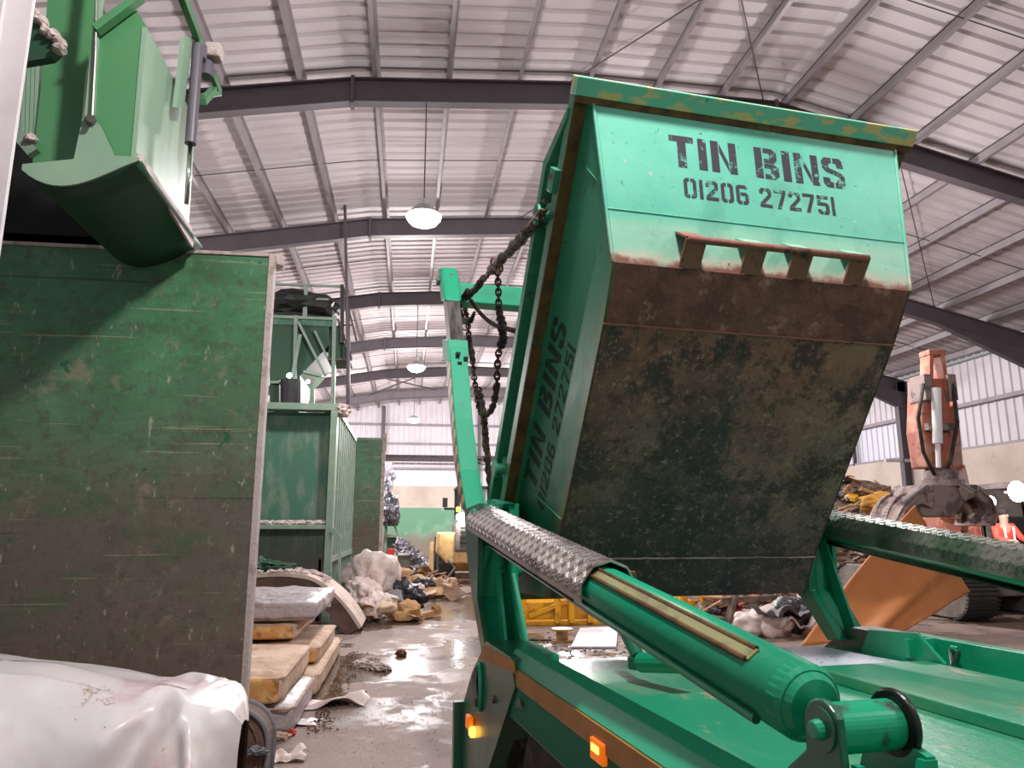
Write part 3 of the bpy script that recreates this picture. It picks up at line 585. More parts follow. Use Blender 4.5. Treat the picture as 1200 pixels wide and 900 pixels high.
MB().tube([(XLc-.9, YL-.1, .75), (XLc-.7, YL-.25, .5), (XLc-1.0, YL-.3, .1)], .04).build('hanging_bar', m_bareal, r)
ld = bpy.data.lights.new('loader_light', 'SPOT'); ld.energy = 90; ld.spot_size = R(150); ld.shadow_soft_size = .1; ld.color = (.96, .98, 1)
lo = bpy.data.objects.new('loader_light', ld); col.objects.link(lo); lo.parent = r; lo.location = lp+V((0, -.2, 0))-r.location; lo.rotation_euler = (R(78), 0, 0)
# =================================================================== MATTRESSES, SHEETING, HEAPS
def pad(name, x0, x1, y0, y1, z0, z1, m, seed, sag=.02, wr=.012, parent=None, nx=14, ny=26):
    """a soft slab: rounded box with slight lumps"""
    bm = bmesh.new(); bmesh.ops.create_cube(bm, size=1)
    bmesh.ops.subdivide_edges(bm, edges=bm.edges, cuts=9, use_grid_fill=True)
    c = V(((x0+x1)/2, (y0+y1)/2, (z0+z1)/2)); h = V(((x1-x0)/2, (y1-y0)/2, (z1-z0)/2)); vs = []; rr = min(h)*.55
    for v in bm.verts:
        p = v.co*2; q = V((p.x*h.x, p.y*h.y, p.z*h.z))
        i = V([max(-a+rr, min(a-rr, b)) for a, b in zip(h, q)]); d = q-i
        if d.length > rr: d = d.normalized()*rr
        q = i+d
        w = c+q; k = N3(w, 2.2)*sag + N3(w, 7)*wr
        if p.z > -.9: q.z += k
        q.x += N3(w+V((9, 0, 0)), 5)*wr; q.y += N3(w+V((0, 9, 0)), 5)*wr
        vs.append(c+q)
    fs = [tuple(v.index for v in f.verts) for f in bm.faces]; bm.free()
    return MB().add(vs, fs).build(name, m, parent, smooth=True)
def mattress(label, x0, x1, y0, y1, z0, z1, m, seed, end=m_foam, endx=None, wrap=None):
    r = root('mattress', label, 'mattress', ((x0+x1)/2, (y0+y1)/2, z0), group='stacked old mattresses')
    pad('body', x0, x1, y0+.02, y1, z0, z1, m, seed, parent=r)
    if end: pad('foam_end', x0+.03, x1-.03, y0-.03, y0+.1, z0+.02, z1-.02, end, seed+3, .008, .006, parent=r)
    mb = MB(); zz = z1-.03
    mb.tube([(x0+.04, y0+.0, zz), (x1-.05, y0+.0, zz), (x1+.0, y0+.08, zz), (x1+.0, y1-.08, zz), (x1-.08, y1, zz)], .01, 6); mb.build('piping', m_matt, r)
    if wrap: 
        b = pad('plastic_cover', x0-.02, x1+.02, y0-.01, y1+.02, z0+.03, z1+.03, m_matg, seed+5, .05, .03, parent=r)
    return r
def zat(px, py, Y): return aty(px, py, Y).z
def xat(px, py, Y): return aty(px, py, Y).x
ya = 6.6; xa = xat(331, 800, ya); za = zat(331, 791, ya); zb = zat(331, 828, ya)
mattress('pale mattress with torn yellow foam end, nearest, beside the big green panel', xa-1.4, xa, ya, ya+1.9, zb, za, m_matt, 1)
mattress('bottom mattress of the nearest stack, wrapped in wrinkled grey plastic', xa-1.4, xa+.1, ya+.0, ya+1.38, .01, zb+.01, m_matg, 2, end=None)
yc = 8.72; xc = xat(346, 740, yc)
mattress('yellow foam mattress end under the wrinkled plastic covered one', xc-1.4, xc, yc, yc+1.9, zat(346, 751, yc), zat(346, 731, yc), m_matt, 3)
mattress('mattress in wrinkled grey plastic on top of the stack', xat(372, 712, yc)-1.4, xat(368, 712, yc), yc+.02, yc+2.3, zat(346, 731, yc)+.01, zat(346, 708, yc), m_matg, 4, end=None, wrap=True)
yd = 8.5; xd = xat(373, 768, yd)
mattress('mattress with dark orange foam end, at the right of the far stack', xd-1.0, xd, yd, yd+2.0, zat(373, 779, yd), zat(373, 757, yd), m_matt, 5)
mattress('wide pale mattress lying on the wet floor under the orange foam one', xd-1.3, xd+.06, yd-.5, yd+2.2, .0, zat(373, 779, yd)+.005, m_matt, 6, end=None)

# bent mattress
Yg0, Yg1 = 12.6, 13.9
pxs = [(300, 672), (322, 671), (345, 672), (368, 677), (390, 692), (408, 711), (424, 735)]
topc = [aty(px, py, Yg0) for px, py in pxs]
def interp(P, t):
    k = t*(len(P)-1); i = min(int(k), len(P)-2); f = k-i
    a = P[max(i-1, 0)]; b = P[i]; c = P[i+1]; d = P[min(i+2, len(P)-1)]
    return .5*((2*b)+(c-a)*f+(2*a-5*b+4*c-d)*f*f+(3*b-a-3*c+d)*f**3)
r = root('bent_mattress', 'dirty mattress bent into an arch behind the stack', 'mattress', (-1.6, 13.2, 0))
def bent(o0, o1, ya, yb, m, name, bump=.01):
    mb = MB(); n = 28
    def ring(t, y):
        p = interp(topc, t); q = interp(topc, min(1, t+.02)); o = interp(topc, max(0, t-.02)); d = (q-o).normalized(); nn = V((-d.z, 0, d.x)); 
        if nn.z < 0: nn = -nn
        th = .36*(1-.25*t)
        a = p-nn*th*o0; b = p-nn*th*o1; a.y = b.y = y; return a, b
    vs = []
    for i in range(n+1):
        t = i/n
        for j in range(7):
            y = ya+(yb-ya)*j/6; a, b = ring(t, y); a.z += N3(a, 3)*bump*2; a.z = max(a.z, .02); b.z = max(b.z, .0); vs += [a, b]
    k = 14; fs = []
    for i in range(n):
        for j in range(6):
            A = i*k+2*j; fs += [(A, A+2, A+k+2, A+k), (A+1, A+k+1, A+k+3, A+3)]
        fs += [(i*k, i*k+k, i*k+k+1, i*k+1), (i*k+12, i*k+13, i*k+k+13, i*k+k+12)]
    for i in (0, n): fs += [(i*k+2*j, i*k+2*j+1, i*k+2*j+3, i*k+2*j+2) for j in range(6)]
    mb.add(vs, fs); return mb.build(name, m, r, smooth=False)
bent(0, .18, Yg0-.02, Yg1, m_matw, 'top_cover'); bent(.18, 1, Yg0, Yg1-.02, m_matb, 'side_band')
p = interp(topc, .60); MB().box(p+V((-.1, -.035, -.34)), p+V((.1, -.02, -.14))).build('care_label', m_post, r)
mb = MB(); rn = random.Random(2)
for i in range(26):
    p = interp(topc, rn.random()*.6); mb.blob((p.x, Yg0+rn.random()*.8, p.z+.02), (.07, .05, .03), .7, 3, i, 2)
mb.build('dust_clumps', m_edge, r)['kind'] = 'stuff'
tag(MB().blob(aty(317, 664, 13.1), (.36, .3, .09), .5, 2, 9, 4).blob(aty(308, 666, 13.0), (.2, .2, .14), .6, 2, 19, 4).build('green_netting', m_greend), 'crumpled dark green netting on top of the bent mattress', 'netting')

# sheet covered bale in the left foreground
Yt = 4.55
sil = [(-60, 762), (0, 771), (60, 777), (110, 786), (150, 796), (172, 797), (195, 790), (225, 796), (255, 806), (280, 818), (296, 838)]
S = [aty(px, py, Yt) for px, py in sil]
xl, xrr = S[0].x-1.0, S[-1].x
def ztop(x):
    if x < S[0].x: return S[0].z
    for a, b in zip(S, S[1:]):
        if x <= b.x: return a.z+(b.z-a.z)*(x-a.x)/(b.x-a.x)
    return S[-1].z
def tarp(u, v):
    # u along x, v: back (0) over top to front floor (1)
    x = xl+(xrr-xl)*u; zt = ztop(x)
    ex = max(0, (u-.93)/.07)
    if v < .3: t = v/.3; y = Yt+.55; z = zt*.9*t
    elif v < .55: t = (v-.3)/.25; y = Yt+.55-.75*t; z = zt*(.9+.1*math.sin(t*math.pi/2)) - .03*t*t
    else: t = (v-.55)/.45; y = Yt-.2-.35*math.sin(t*math.pi/2)**.8; z = (zt-.03)*(1-t**1.3)
    p = V((x, y, z))
    c = abs(N3(p+V((3, 1, 2)), 1.7)); c2 = N3(p, 4.2)
    # folds that fan out from the right-hand corner
    cx = p-V((xrr-.25, Yt-.2, zt)); ang = math.atan2(cx.z, cx.x); rad = cx.length
    fold = math.sin(ang*9+N3(p, 2)*2)*.045*min(1, rad*2)*max(0, 1-rad/1.3)
    k = .09*(c-.25)+.014*c2+fold
    n = V((0, -1, .1)) if v > .55 else V((0, -.3, .6))
    p += n*k*(1 if v > .35 else .3)
    p.y += .035*math.sin((p.x*3.1+p.z*2.2+N3(p, 1.3)*3))*(v > .45) + .02*abs(N3(p+V((7, 2, 1)), 6))*(v > .45)
    # main crease near px 180 and right gather
    d1 = abs(p.x-(xrr-.42)+.25*(zt-p.z)); p.y += .10*math.exp(-(d1/.09)**2)*(v > .5)
    d3 = abs(p.x-(xrr-.30)-.35*(zt-p.z)); p.y -= .06*math.exp(-(d3/.06)**2)*(v > .5)
    if ex > 0: p.y = p.y+(Yt+.05-p.y)*ex*.75; p.x -= .05*ex*ex
    p.z = max(p.z, .01)
    return p
r = root('sheeted_bale', 'bulky bale draped in dirty white plastic sheeting in the left foreground', 'bale', (-2.2, Yt, 0))
MB().grid(tarp, 130, 90).build('plastic_sheet', m_plastic, r, smooth=True)
MB().box((xl+.1, Yt-.12, .0), (xrr-.18, Yt+.45, .5)).build('bale_core', m_matt, r, bevel=.08)
# mattress on edge beside it
Ym = 4.9; c0 = aty(303, 850, Ym)
r = root('upright_mattress', 'rounded end of a striped mattress standing on edge beside the white sheeting', 'mattress', (c0.x, Ym, 0))
pr = []
zt = c0.z+.10
out = [(c0.x-.6, 0), (c0.x-.6, zt-.06), (c0.x-.16, zt)] + [(c0.x-.16+.22*math.sin(R(a)), zt-.2+.2*math.cos(R(a))) for a in range(12, 91, 13)] + [(c0.x+.06, .3), (c0.x+.04, 0)]
MB().prism([V((x, Ym, z)) for x, z in out], (0, .22, 0)).build('body', m_matb, r, bevel=.03)
for dy, of in ((-.012, 0), (.2, 0)):
    MB().tube([V((x, Ym+dy+.01, z)) for x, z in out[1:]], .016, 8).build('piping', m_bagg, r, smooth=True)
MB().tube([V((x-.06, Ym-.005, z-.02)) for x, z in out[3:]], .007, 6).build('stitching', m_matb, r)
MB().blob(aty(302, 880, Ym-.03), (.05, .02, .02), .8, 3, 2, 3, False).build('thread_tuft', m_bagg, r)

# floor litter
def crumple(name, c, sx, sy, h, m, label, cat, seed, group=None, rot=0, n=22, thick=.006):
    rm = Matrix.Rotation(rot, 3, 'Z'); c = V(c)
    def f(u, v):
        a, b = u-.5, v-.5
        e = 1+.25*N3((math.atan2(b, a)*1.0+seed, seed, 0), 1.5)
        q = V((a*sx*e, b*sy*e, 0)); z = abs(N3(q*2.2/max(sx, sy)+V((seed*3, 0, seed)), 1.2))*h*1.3 + h*.15*N3(q*7/max(sx, sy)+V((0, seed, 0)))
        return c+rm @ q+V((0, 0, max(.004, z)))
    o = MB().grid(f, n, n).build(name, m, solid=thick, smooth=True)
    return tag(o, label, cat, group)
crumple('plastic_sheet', atz(383, 827), .72, .34, .10, m_bagw, 'flat white rag lying in the puddle beside the stack', 'rag', 3, rot=.2)
crumple('plastic_sheet', atz(338, 848), .5, .25, .06, m_plastic, 'small clear plastic scrap in the puddle near the upright mattress', 'scrap', 5)
crumple('foam_scrap', atz(330, 890), .34, .2, .08, m_bagw, 'white foam scrap at the bottom of the picture beside the upright mattress', 'scrap', 6)
tag(MB().blob(atz(339, 862)+V((0, 0, .02)), (.05, .04, .035), .5, 2, 2, 3).build('red_scrap', m_red), 'small red scrap in the puddle', 'scrap')
tag(MB().blob(atz(328, 866)+V((0, 0, .02)), (.07, .05, .03), .5, 2, 5, 3).build('pink_scrap', m_matt), 'small pinkish scrap left of the red one', 'scrap')
for i, (px, py) in enumerate(((430, 782), (440, 784), (447, 786), (424, 781), (433, 777))):
    tag(MB().blob(atz(px, py)+V((0, 0, .02)), (.11, .08, .05), .6, 3, i, 3).build('plaster_lump', m_edge), 'crumbly pale lump on the floor beside the puddle, right of the mattresses', 'lump', 'pale lumps on the floor')
tag(MB().blob(atz(470, 769)+V((0, 0, .03)), (.07, .06, .05), .5, 3, 5, 3).build('dark_lump', m_brownc), 'dark brown lump alone on the floor in the aisle', 'lump')
# scattered grit
mb = MB(); rn = random.Random(11)
for i in range(2600):
    px = rn.uniform(320, 548); py = rn.uniform(700, 899)
    if rn.random() > .45 + .5*N3((px*.012, py*.02, 3)): continue
    c = atz(px, py); s = rn.uniform(.002, .011)*(c.y/8)**.6; a = rn.random()*6
    if c.x < -1.05 and c.y < 11: continue
    mb.add([c+V((math.cos(a+k*2.1)*s, math.sin(a+k*2.1)*s, .001)) for k in range(3)]+[c+V((0, 0, s*.9))], [(0, 1, 3), (1, 2, 3), (2, 0, 3)])
tag(mb.build('grit', m_bagw), 'fine white grit scattered over the wet concrete aisle', 'grit', kind='stuff')
mb = MB()
for i in range(520):
    t = rn.random(); b = atz(352, 860).lerp(atz(405, 765), t); c = V((b.x+.04+abs(rn.gauss(0, .10)), b.y+rn.uniform(-.1, .1), .012)); s = rn.uniform(.004, .014)
    mb.blob(c, (s, s*.8, s*.7), .6, 3, i, 1)
tag(mb.build('dirt_crumbs', m_brownc), 'dirt crumbs along the foot of the mattress stack', 'debris', kind='stuff')

# white sacks and brown heap past the bay
tag(MB().blob((aty(434, 700, 15.8).x, 15.8, .62), (.55, .5, .6), .22, 1.3, 4, 5).build('white_sack', m_bagw, smooth=True), 'big bulging white sack behind the brown scrap heap', 'sack')
tag(MB().blob((aty(424, 715, 14.9).x, 14.9, .34), (.36, .4, .34), .35, 1.6, 14, 5).build('white_sack', m_bagw, smooth=True), 'smaller slumped white sack in front of the big one', 'sack')
tag(MB().blob((aty(442, 722, 14.4).x, 14.4, .24), (.32, .34, .26), .35, 2, 24, 5).build('white_sack', m_bagw, smooth=True), 'pale crumpled sack resting against the brown cardboard', 'sack')
crumple('plastic_sheet', (aty(452, 712, 14.9).x, 14.9, .2), .5, .9, .35, m_bagg, 'grey plastic sheet hanging off the big white sack', 'sheet', 8, rot=.4)
def piece(kind, c, s, m, label, seed, group):
    c = V(c); rn = random.Random(seed); rx, ry, rz = [rn.uniform(-.6, .6) for _ in range(3)]; rz = rn.uniform(0, 3.1)
    M = Matrix.Translation(c) @ Matrix.Rotation(rz, 4, 'Z') @ Matrix.Rotation(rx, 4, 'X') @ Matrix.Rotation(ry, 4, 'Y')
    mb = MB(M)
    if kind == 'board':
        def f(u, v):
            a = (u-.5)*s*(1+.2*N3((seed, u*2, 0))); b = (v-.5)*s*.7
            return V((a, b, .1*s*math.sin(u*3+seed)+.08*s*N3((u*2+seed, v*2, 1))))
        mb.grid(f, 6, 6); o = mb.build('card_piece', m, solid=.012)
    elif kind == 'plank': mb.box((-s*.8, -.045, -.018), (s*.8, .045, .018)); mb.prism([(s*.8, -.045, -.018), (s*.92, 0, -.018), (s*.8, .045, -.018)], (0, 0, .036)); o = mb.build('plank', m)
    else: mb.M = None; mb.blob(c, (s*.5, s*.4, s*.32), .55, 2, seed, 3, False, rz); o = mb.build('waste_bag' if kind == 'bag' else 'scrap_lump', m, smooth=True)
    # settle
    lo = min((o.matrix_basis @ v.co).z for v in o.data.vertices)
    if lo < .0: o.location.z -= lo
    return tag(o, label, {'board': 'card', 'plank': 'plank', 'bag': 'bag'}.get(kind, 'scrap'), group)
rn = random.Random(21)
for i in range(34):
    px = rn.uniform(428, 492); t = rn.random()
    py = rn.uniform(712, 734) if px > 440 else rn.uniform(716, 734)
    c = atz(px, py); h = max(.05, .42*(1-abs(px-448)/46)) * rn.random()
    k = rn.choice(['board', 'board', 'bag2', 'board', 'plank'])
    piece(k, (c.x, c.y+.2, h+.06), rn.uniform(.22, .42), rn.choice([m_card, m_card, m_brownc, m_matt, m_matb]), 'torn brown and tan scrap piece in the low heap beside the white sacks', i+10, 'brown scrap heap beside the sacks')
tag(MB().blob((aty(475, 722, 14.2).x, 14.2, .16), (.26, .22, .2), .5, 1.7, 3, 3).build('cardboard_chunk', m_card), 'large tan cardboard chunk at the front of the brown scrap heap', 'scrap')
tag(MB().blob((aty(476, 706, 15.3).x, 15.3, .3), (.3, .25, .3), .5, 2, 6, 4).build('black_bag', m_bagk, smooth=True), 'shiny black bag behind the brown scrap heap', 'bag')
tag(MB().bar(atz(486, 728)+V((0, 0, .06)), atz(508, 722)+V((0, 0, .07)), .16, .1).blob(atz(511, 722)+V((0, 0, .1)), (.09, .08, .12), .4, 2, 3, 3).build('timber_offcut', m_card), 'timber offcut lying on the floor pointing at the aisle', 'timber')
for i in range(60):
    px = rn.uniform(455, 540); py = rn.uniform(686, 704); c = atz(px, py)
    h = max(.05, .42*(1-((px-485)/62)**2))*rn.random()*(.5 if py > 696 else 1)
    piece(rn.choice(['board', 'board', 'plank', 'bag2']), (c.x, c.y, h+.08), rn.uniform(.3, .7), rn.choice([m_card, m_brownc, m_brownc, m_matt, m_bagw, m_wood, m_bagk]), 'mixed scrap piece in the far heap in front of the loader', i+60, 'far scrap heap')

# =================================================================== WASTE ON THE RIGHT
Pc = V((9.6, 16.0, 0))
def moundz(x, y):
    a = (x-12.4)/3.6; b = (y-20.6)/4.2; d = math.sqrt(a*a+b*b)
    a = (x-6.7)/2.1; b = (y-13.6)/1.6; e = math.sqrt(a*a+b*b)
    return max(0, 3.15*(1-d**2.2), 1.0*(1-e**2)) + .16*N3((x, y, 0), 1.1)*(d < 1)
def mf(u, v):
    x = 4.4+11.8*u; y = 11.8+13*v; return V((x, y, max(-.02, moundz(x, y)-.08+.12*abs(N3((x, y, 5), 3)))))
tag(MB().grid(mf, 120, 120).build('waste_mound', m_mound), 'big mound of mixed waste behind the truck on the right', 'mound', kind='stuff')
rn = random.Random(33)
mats = [m_wood, m_wood, m_card, m_brownc, m_bagw, m_bagw, m_bagk, m_bagg, m_matt, m_navy, m_exo, m_yellow, m_mound]
labs = {'board': 'torn board sheet lying on the waste mound at right', 'plank': 'broken plank sticking out of the waste mound at right', 'bag': 'crumpled bag on the waste mound at right', 'bag2': 'lump of scrap on the waste mound at right'}
cnt = 0
while cnt < 290:
    px, py = (rn.uniform(975, 1080), rn.uniform(560, 700)) if rn.random() < .78 else (rn.uniform(835, 985), rn.uniform(690, 745))
    # first hit of the pixel ray with the mound
    rr = ray(px, py); hit = None; t = 11.0
    while t < 24:
        p = EYE+rr*(t/rr.y)
        if p.z < moundz(p.x, p.y): hit = p; break
        t += .08
    if hit is None or hit.z < -.1: continue
    k = rn.choice(['board', 'plank', 'plank', 'bag', 'bag2', 'board']); m = rn.choice(mats)
    if k == 'plank': m = rn.choice([m_wood, m_card, m_brownc, m_exo])
    if k == 'bag': m = rn.choice([m_bagw, m_bagw, m_bagk, m_bagg])
    piece(k, hit+V((0, -.05, .05)), rn.uniform(.16, .42)*(hit.y/18) if k != 'plank' else rn.uniform(.2, .6)*(hit.y/18), m, labs[k], 300+cnt, {'board': 'board sheets on the waste mound', 'plank': 'planks on the waste mound', 'bag': 'bags on the waste mound', 'bag2': 'scrap lumps on the waste mound'}[k]); cnt += 1
# distinct bags at the foot of the mound
yb = 11.6
for px, py, s, m, lab, sd in ((905, 738, .75, m_bagw, 'white bag at the foot of the mound beside the truck arm', 1), (880, 732, .55, m_bagw, 'small white bag left of the other white ones at the mound foot', 2), (926, 722, .8, m_bagk, 'shiny black bag above the white bags at the mound foot', 3), (930, 738, .6, m_bagw, 'white bag half under the torn white sheet', 4)):
    c = aty(px, py, yb); c.z = max(c.z, s*.2); tag(MB().blob(c, (s*.5, s*.45, s*.36), .28, 1.4, sd, 4, False).build('waste_bag', m, smooth=True), lab, 'bag')
crumple('grey_cloth', aty(915, 722, yb-.35), .8, .5, .22, m_bagg, 'grey cloth draped over the bags at the mound foot', 'cloth', 12, rot=.3)
crumple('white_sheet', aty(945, 735, yb-.3), .7, .5, .3, m_bagw, 'torn white sheet beside the orange board', 'sheet', 15, rot=.8)
tag(MB(Matrix.Translation(aty(958, 715, yb)) @ Matrix.Rotation(.5, 4, 'Z') @ Matrix.Rotation(.5, 4, 'X')).box((-.25, -.02, -.25), (.25, .02, .25)).build('navy_panel', m_navy, bevel=.008), 'navy blue panel behind the black bag', 'panel')
tag(MB().blob(aty(1034, 590, 14.2), (.42, .3, .22), .35, 1.6, 8, 4, False).build('ochre_cloth', m_ochre, smooth=True), 'ochre yellow cloth near the top of the waste mound', 'cloth')

# yellow bucket attachment behind the skip
yy = 13.3
r = root('loading_bucket', 'long yellow steel bucket on the floor behind the hanging skip', 'bucket', (aty(720, 735, yy).x, yy, 0))
xa_, xb_ = aty(590, 735, yy).x, aty(846, 735, yy).x
prof = [(0, .0), (.9, .0), (1.3, .35), (1.35, .85), (1.3, .85), (1.25, .38), (.88, .05), (0, .03)]
MB().prism([V((xa_, yy+y, z)) for y, z in prof], (xb_-xa_, 0, 0)).build('shell', m_yellow, r)
MB().box((xa_, yy-.05, .1), (xb_, yy+.03, .40)).box((xa_, yy-.08, .0), (xb_, yy+.06, .07)).build('front_beam', m_yellow, r, bevel=.015)
for sx in (xa_, xb_-.04): MB().prism([V((sx, yy+y, z)) for y, z in [(0, 0), (.9, 0), (1.35, .4), (1.35, .85), (.4, .6), (0, .35)]], (.04, 0, 0)).build('side_plate', m_yellow, r)
for i, px in enumerate((612, 652, 668, 690, 735, 800, 822)):
    x = aty(px, 720, yy).x; MB().box((x-.05, yy-.16, .05), (x+.05, yy-.04, .62)).build('bracket', m_yellow, r, bevel=.01)
MB().bar(aty(620, 722, yy-.12), aty(660, 706, yy-.12), .06, .07).bar(aty(660, 706, yy-.12), aty(700, 700, yy-.12), .06, .07).build('brace', m_yellow, r)
for px in (690, 757):
    x = aty(px, 720, yy).x; MB().cyl((x-.3, yy-.1, .55), (x+.3, yy-.1, .55), .11, n=14).build('roller', m_dark, r)
r = root('broken_pallet', 'broken wooden pallet boards standing behind the bottom of the skip', 'pallet', aty(900, 735, 12.4))
for i, px in enumerate((852, 905)): 
    a = aty(px, 736, 12.4); MB().bar(V((a.x, 12.4, .0)), aty(px+10, 692, 12.4), .2, .06).build('board', m_pallet, r)
MB().bar(aty(845, 704, 12.45), aty(925, 700, 12.45), .08, .1).build('crossbar', m_pallet, r)
# things lying behind the truck
tag(MB().prism([atz(px, py)+V((0, 0, .012)) for px, py in [(669, 760), (680, 738), (724, 736), (722, 760)]], (0, 0, .02)).build('white_board', m_white), 'flat white board lying on the wet floor behind the truck', 'board')
c = atz(659, 752)
r = root('cable_reel', 'small wooden cable reel standing left of the white board', 'reel', c)
MB().lathe(c+V((0, 0, .0)), (0, 0, 1), [(.17, 0), (.17, .03), (.09, .031), (.09, .16), (.17, .161), (.17, .185)], 20).build('drum', m_card, r)
MB().lathe(c+V((0, 0, .185)), (0, 0, 1), [(.155, 0), (.155, .008)], 20).build('top_disc', m_white, r)
tag(MB().tube([c+V((-.1, 0, .02)), c+V((-.5, .1, .02)), c+V((-.9, .05, .02))], .015).build('cable', m_rubber), 'dark cable trailing from the reel on the floor', 'cable')
mb = MB(); rn = random.Random(77)
for i in range(360):
    px = rn.uniform(600, 870); py = rn.uniform(742, 775); c = atz(px, py); s = rn.uniform(.008, .03); mb.blob(c+V((0, 0, s*.4)), (s, s*.8, s*.5), .6, 2, i, 1)
tag(mb.build('floor_debris', m_bagg), 'small debris strewn on the floor behind the truck', 'debris', kind='stuff')
# =================================================================== SKIP TRUCK  (coordinates: l across, s toward the rear, z up)
AT = R(7.04); MT = Matrix.Rotation(AT, 4, 'Z')
nL = V((math.cos(AT), math.sin(AT), 0)); dS = V((-math.sin(AT), math.cos(AT), 0))
def T(l, s, z): return nL*l + dS*s + V((0, 0, z))
def lat(px, py, l):
    p = atpl(px, py, nL*l, nL); return (p.dot(dS), p.z)
def LP(px, py, l): s, z = lat(px, py, l); return V((l, s, z))
tr = root('skip_truck', 'green skip loader truck with two lifting arms tipping the skip', 'truck', M=Matrix.Translation(T(2.12, 2.0, 0)) @ MT)
def TB(): return MB(MT)
lc = 2.12                                 # centre line
def mir(l): return 2*lc - l
def both(fn):
    fn(lambda l: l, 1); fn(mir, -1)
# deck
TB().box((1.02, -1.6, .90), (mir(1.02), 4.05, .95)).build('deck', m_deck, tr)
TB().box((2.36, -1.6, .95), (3.02, 3.28, 1.0)).build('runner', m_deck, tr, bevel=.006)
TB().box((mir(3.02), -1.6, .95), (mir(2.36), 2.9, 1.0)).build('runner', m_deck, tr, bevel=.006)
TB().prism([(2.40, 3.30, .955), (2.52, 3.95, .957), (2.9, 3.98, .957), (3.0, 3.35, .955)], (0, 0, .02)).build('rear_plate', m_bluedots, tr)
# side rails with chamfered crown
def rail(f, sg):
    near = sg == 1
    prof = [(.93, .80), (.93, 1.035), (.975, 1.09), (1.06, 1.09), (1.06, .90), (1.0, .90), (1.0, .80)]
    s0, s1 = -1.6, (3.60 if near else 3.55)
    P = [(f(l), s0, z) for l, z in prof]
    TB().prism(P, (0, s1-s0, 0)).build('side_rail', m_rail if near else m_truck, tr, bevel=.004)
both(rail)
TB().box((.922, -1.6, .955), (.93, 3.585, 1.03)).build('reflective_stripe', m_stripe, tr)
# skirts with wheel arch
TB().prism([(.945, s, z) for s, z in [(-1.6, .80), (-1.6, .93), (3.55, .93), (3.508, .925), (2.45, .80), (2.30, .42), (-1.6, .42)]], (.02, 0, 0)).build('side_skirt', m_truckd, tr)
TB().box((.93, -1.6, .80), (.95, 3.56, .955)).build('side_band', m_truckd, tr)
sk = [lat(px, py, .93) for px, py in [(573, 751), (603, 771), (607, 806), (576, 900)]]
rear = [(sk[0][0], sk[0][1]), (sk[1][0], sk[1][1]), (sk[2][0], sk[2][1]), (sk[3][0], sk[3][1]), (4.15, .22), (4.55, .22), (4.66, .55), (4.60, .62), (4.33, .86)]
TB().prism([(.915, s, z) for s, z in rear], (.03, 0, 0)).build('rear_side_plate', m_truckd, tr)
TB().prism([(.945, s, z) for s, z in rear], (.16, 0, 0)).build('rear_side_box', m_truckd, tr)
# orange stripe over the rear plate
a, b, c, d = [lat(px, py, .913) for px, py in [(567, 757), (602, 775), (604, 789), (562, 771)]]
TB().prism([(.912, s, z) for s, z in (a, b, c, d)], (.004, 0, 0)).build('reflective_stripe', m_stripe, tr)
TB().prism([(mir(.915), s, z) for s, z in rear], (-.18, 0, 0)).build('rear_side_plate', m_truckd, tr)
# rear outrigger strip with marker lamps
TB().box((.87, 4.62, .2), (.95, 4.67, .64)).build('rear_corner_plate', m_truckd, tr)
def marker(px, py, l, w, h, lit=True):
    p = LP(px, py, l); o = TB().box((p.x-.018, p.y-w/2, p.z-h/2), (p.x+.002, p.y+w/2, p.z+h/2)).build('marker_lamp', m_amber, tr, bevel=.005)
    TB().box((p.x-.021, p.y-w*.25, p.z-h*.05), (p.x-.012, p.y+w*.3, p.z+h*.28)).build('bulb', m_amberlit, o)
marker(704, 880, .928, .11, .065)
p = LP(551, 846, .90); TB().box((p.x-.02, p.y-.04, p.z-.035), (p.x+.01, p.y+.04, p.z+.035)).build('side_reflector', m_amber, tr, bevel=.006)
p = LP(554, 858, .90); TB().lathe(p, (-1, 0, 0), [(.03, -.01), (.028, .012), (.015, .02)], 12).build('indicator_bulb', m_amberlit, tr)
# hook recess
a = LP(563, 805, .913)
TB().tube([(.905, a.y+.05*math.cos(t), a.z+.115*math.sin(t)) for t in [i*math.pi/10 for i in range(20)]], .014, 8, closed=True).build('recess_rim', m_truck, tr)
TB().tube([(.90, a.y+.02, a.z+.09), (.885, a.y+.01, a.z+.02), (.89, a.y-.02, a.z-.05), (.90, a.y+.02, a.z-.09)], .017, 8).build('rope_hook', m_bareal, tr)
b = LP(579, 820, .913); TB().cyl((.90, b.y, b.z), (.93, b.y, b.z), .018, n=12).build('plug', m_bareal, tr)
TB().prism([LP(px, py, .912) for px, py in [(604, 836-8), (611, 838-8), (607, 824-8)]], (.003, 0, 0)).build('small_triangle', m_bareal, tr)
# chassis, axle, wheels
for l in (1.75, 2.49): TB().box((l-.05, -1.6, .55), (l+.05, 4.1, .85)).build('chassis_rail', m_dark, tr)
for s in (3.15, 1.85):
    for f in (lambda l: l, mir):
        for k, l in enumerate((1.12, 1.44)):
            wheel(MT @ Matrix.Translation((f(l), s, .47)), .45, .27, tr, 'wheel')
    TB().cyl((1.0, s, .47), (mir(1.0), s, .47), .09).build('axle', m_dark, tr)
TB().box((1.0, 1.2, .895), (mir(1.0), 3.9, .90)).build('wheel_arch_liner', m_dark, tr)
TB().prism([(1.0, 3.5, .89), (1.0, 3.96, .40), (1.0, 3.99, .40), (1.0, 3.55, .89)], (2.2, 0, 0)).build('mudguard', m_dark, tr)
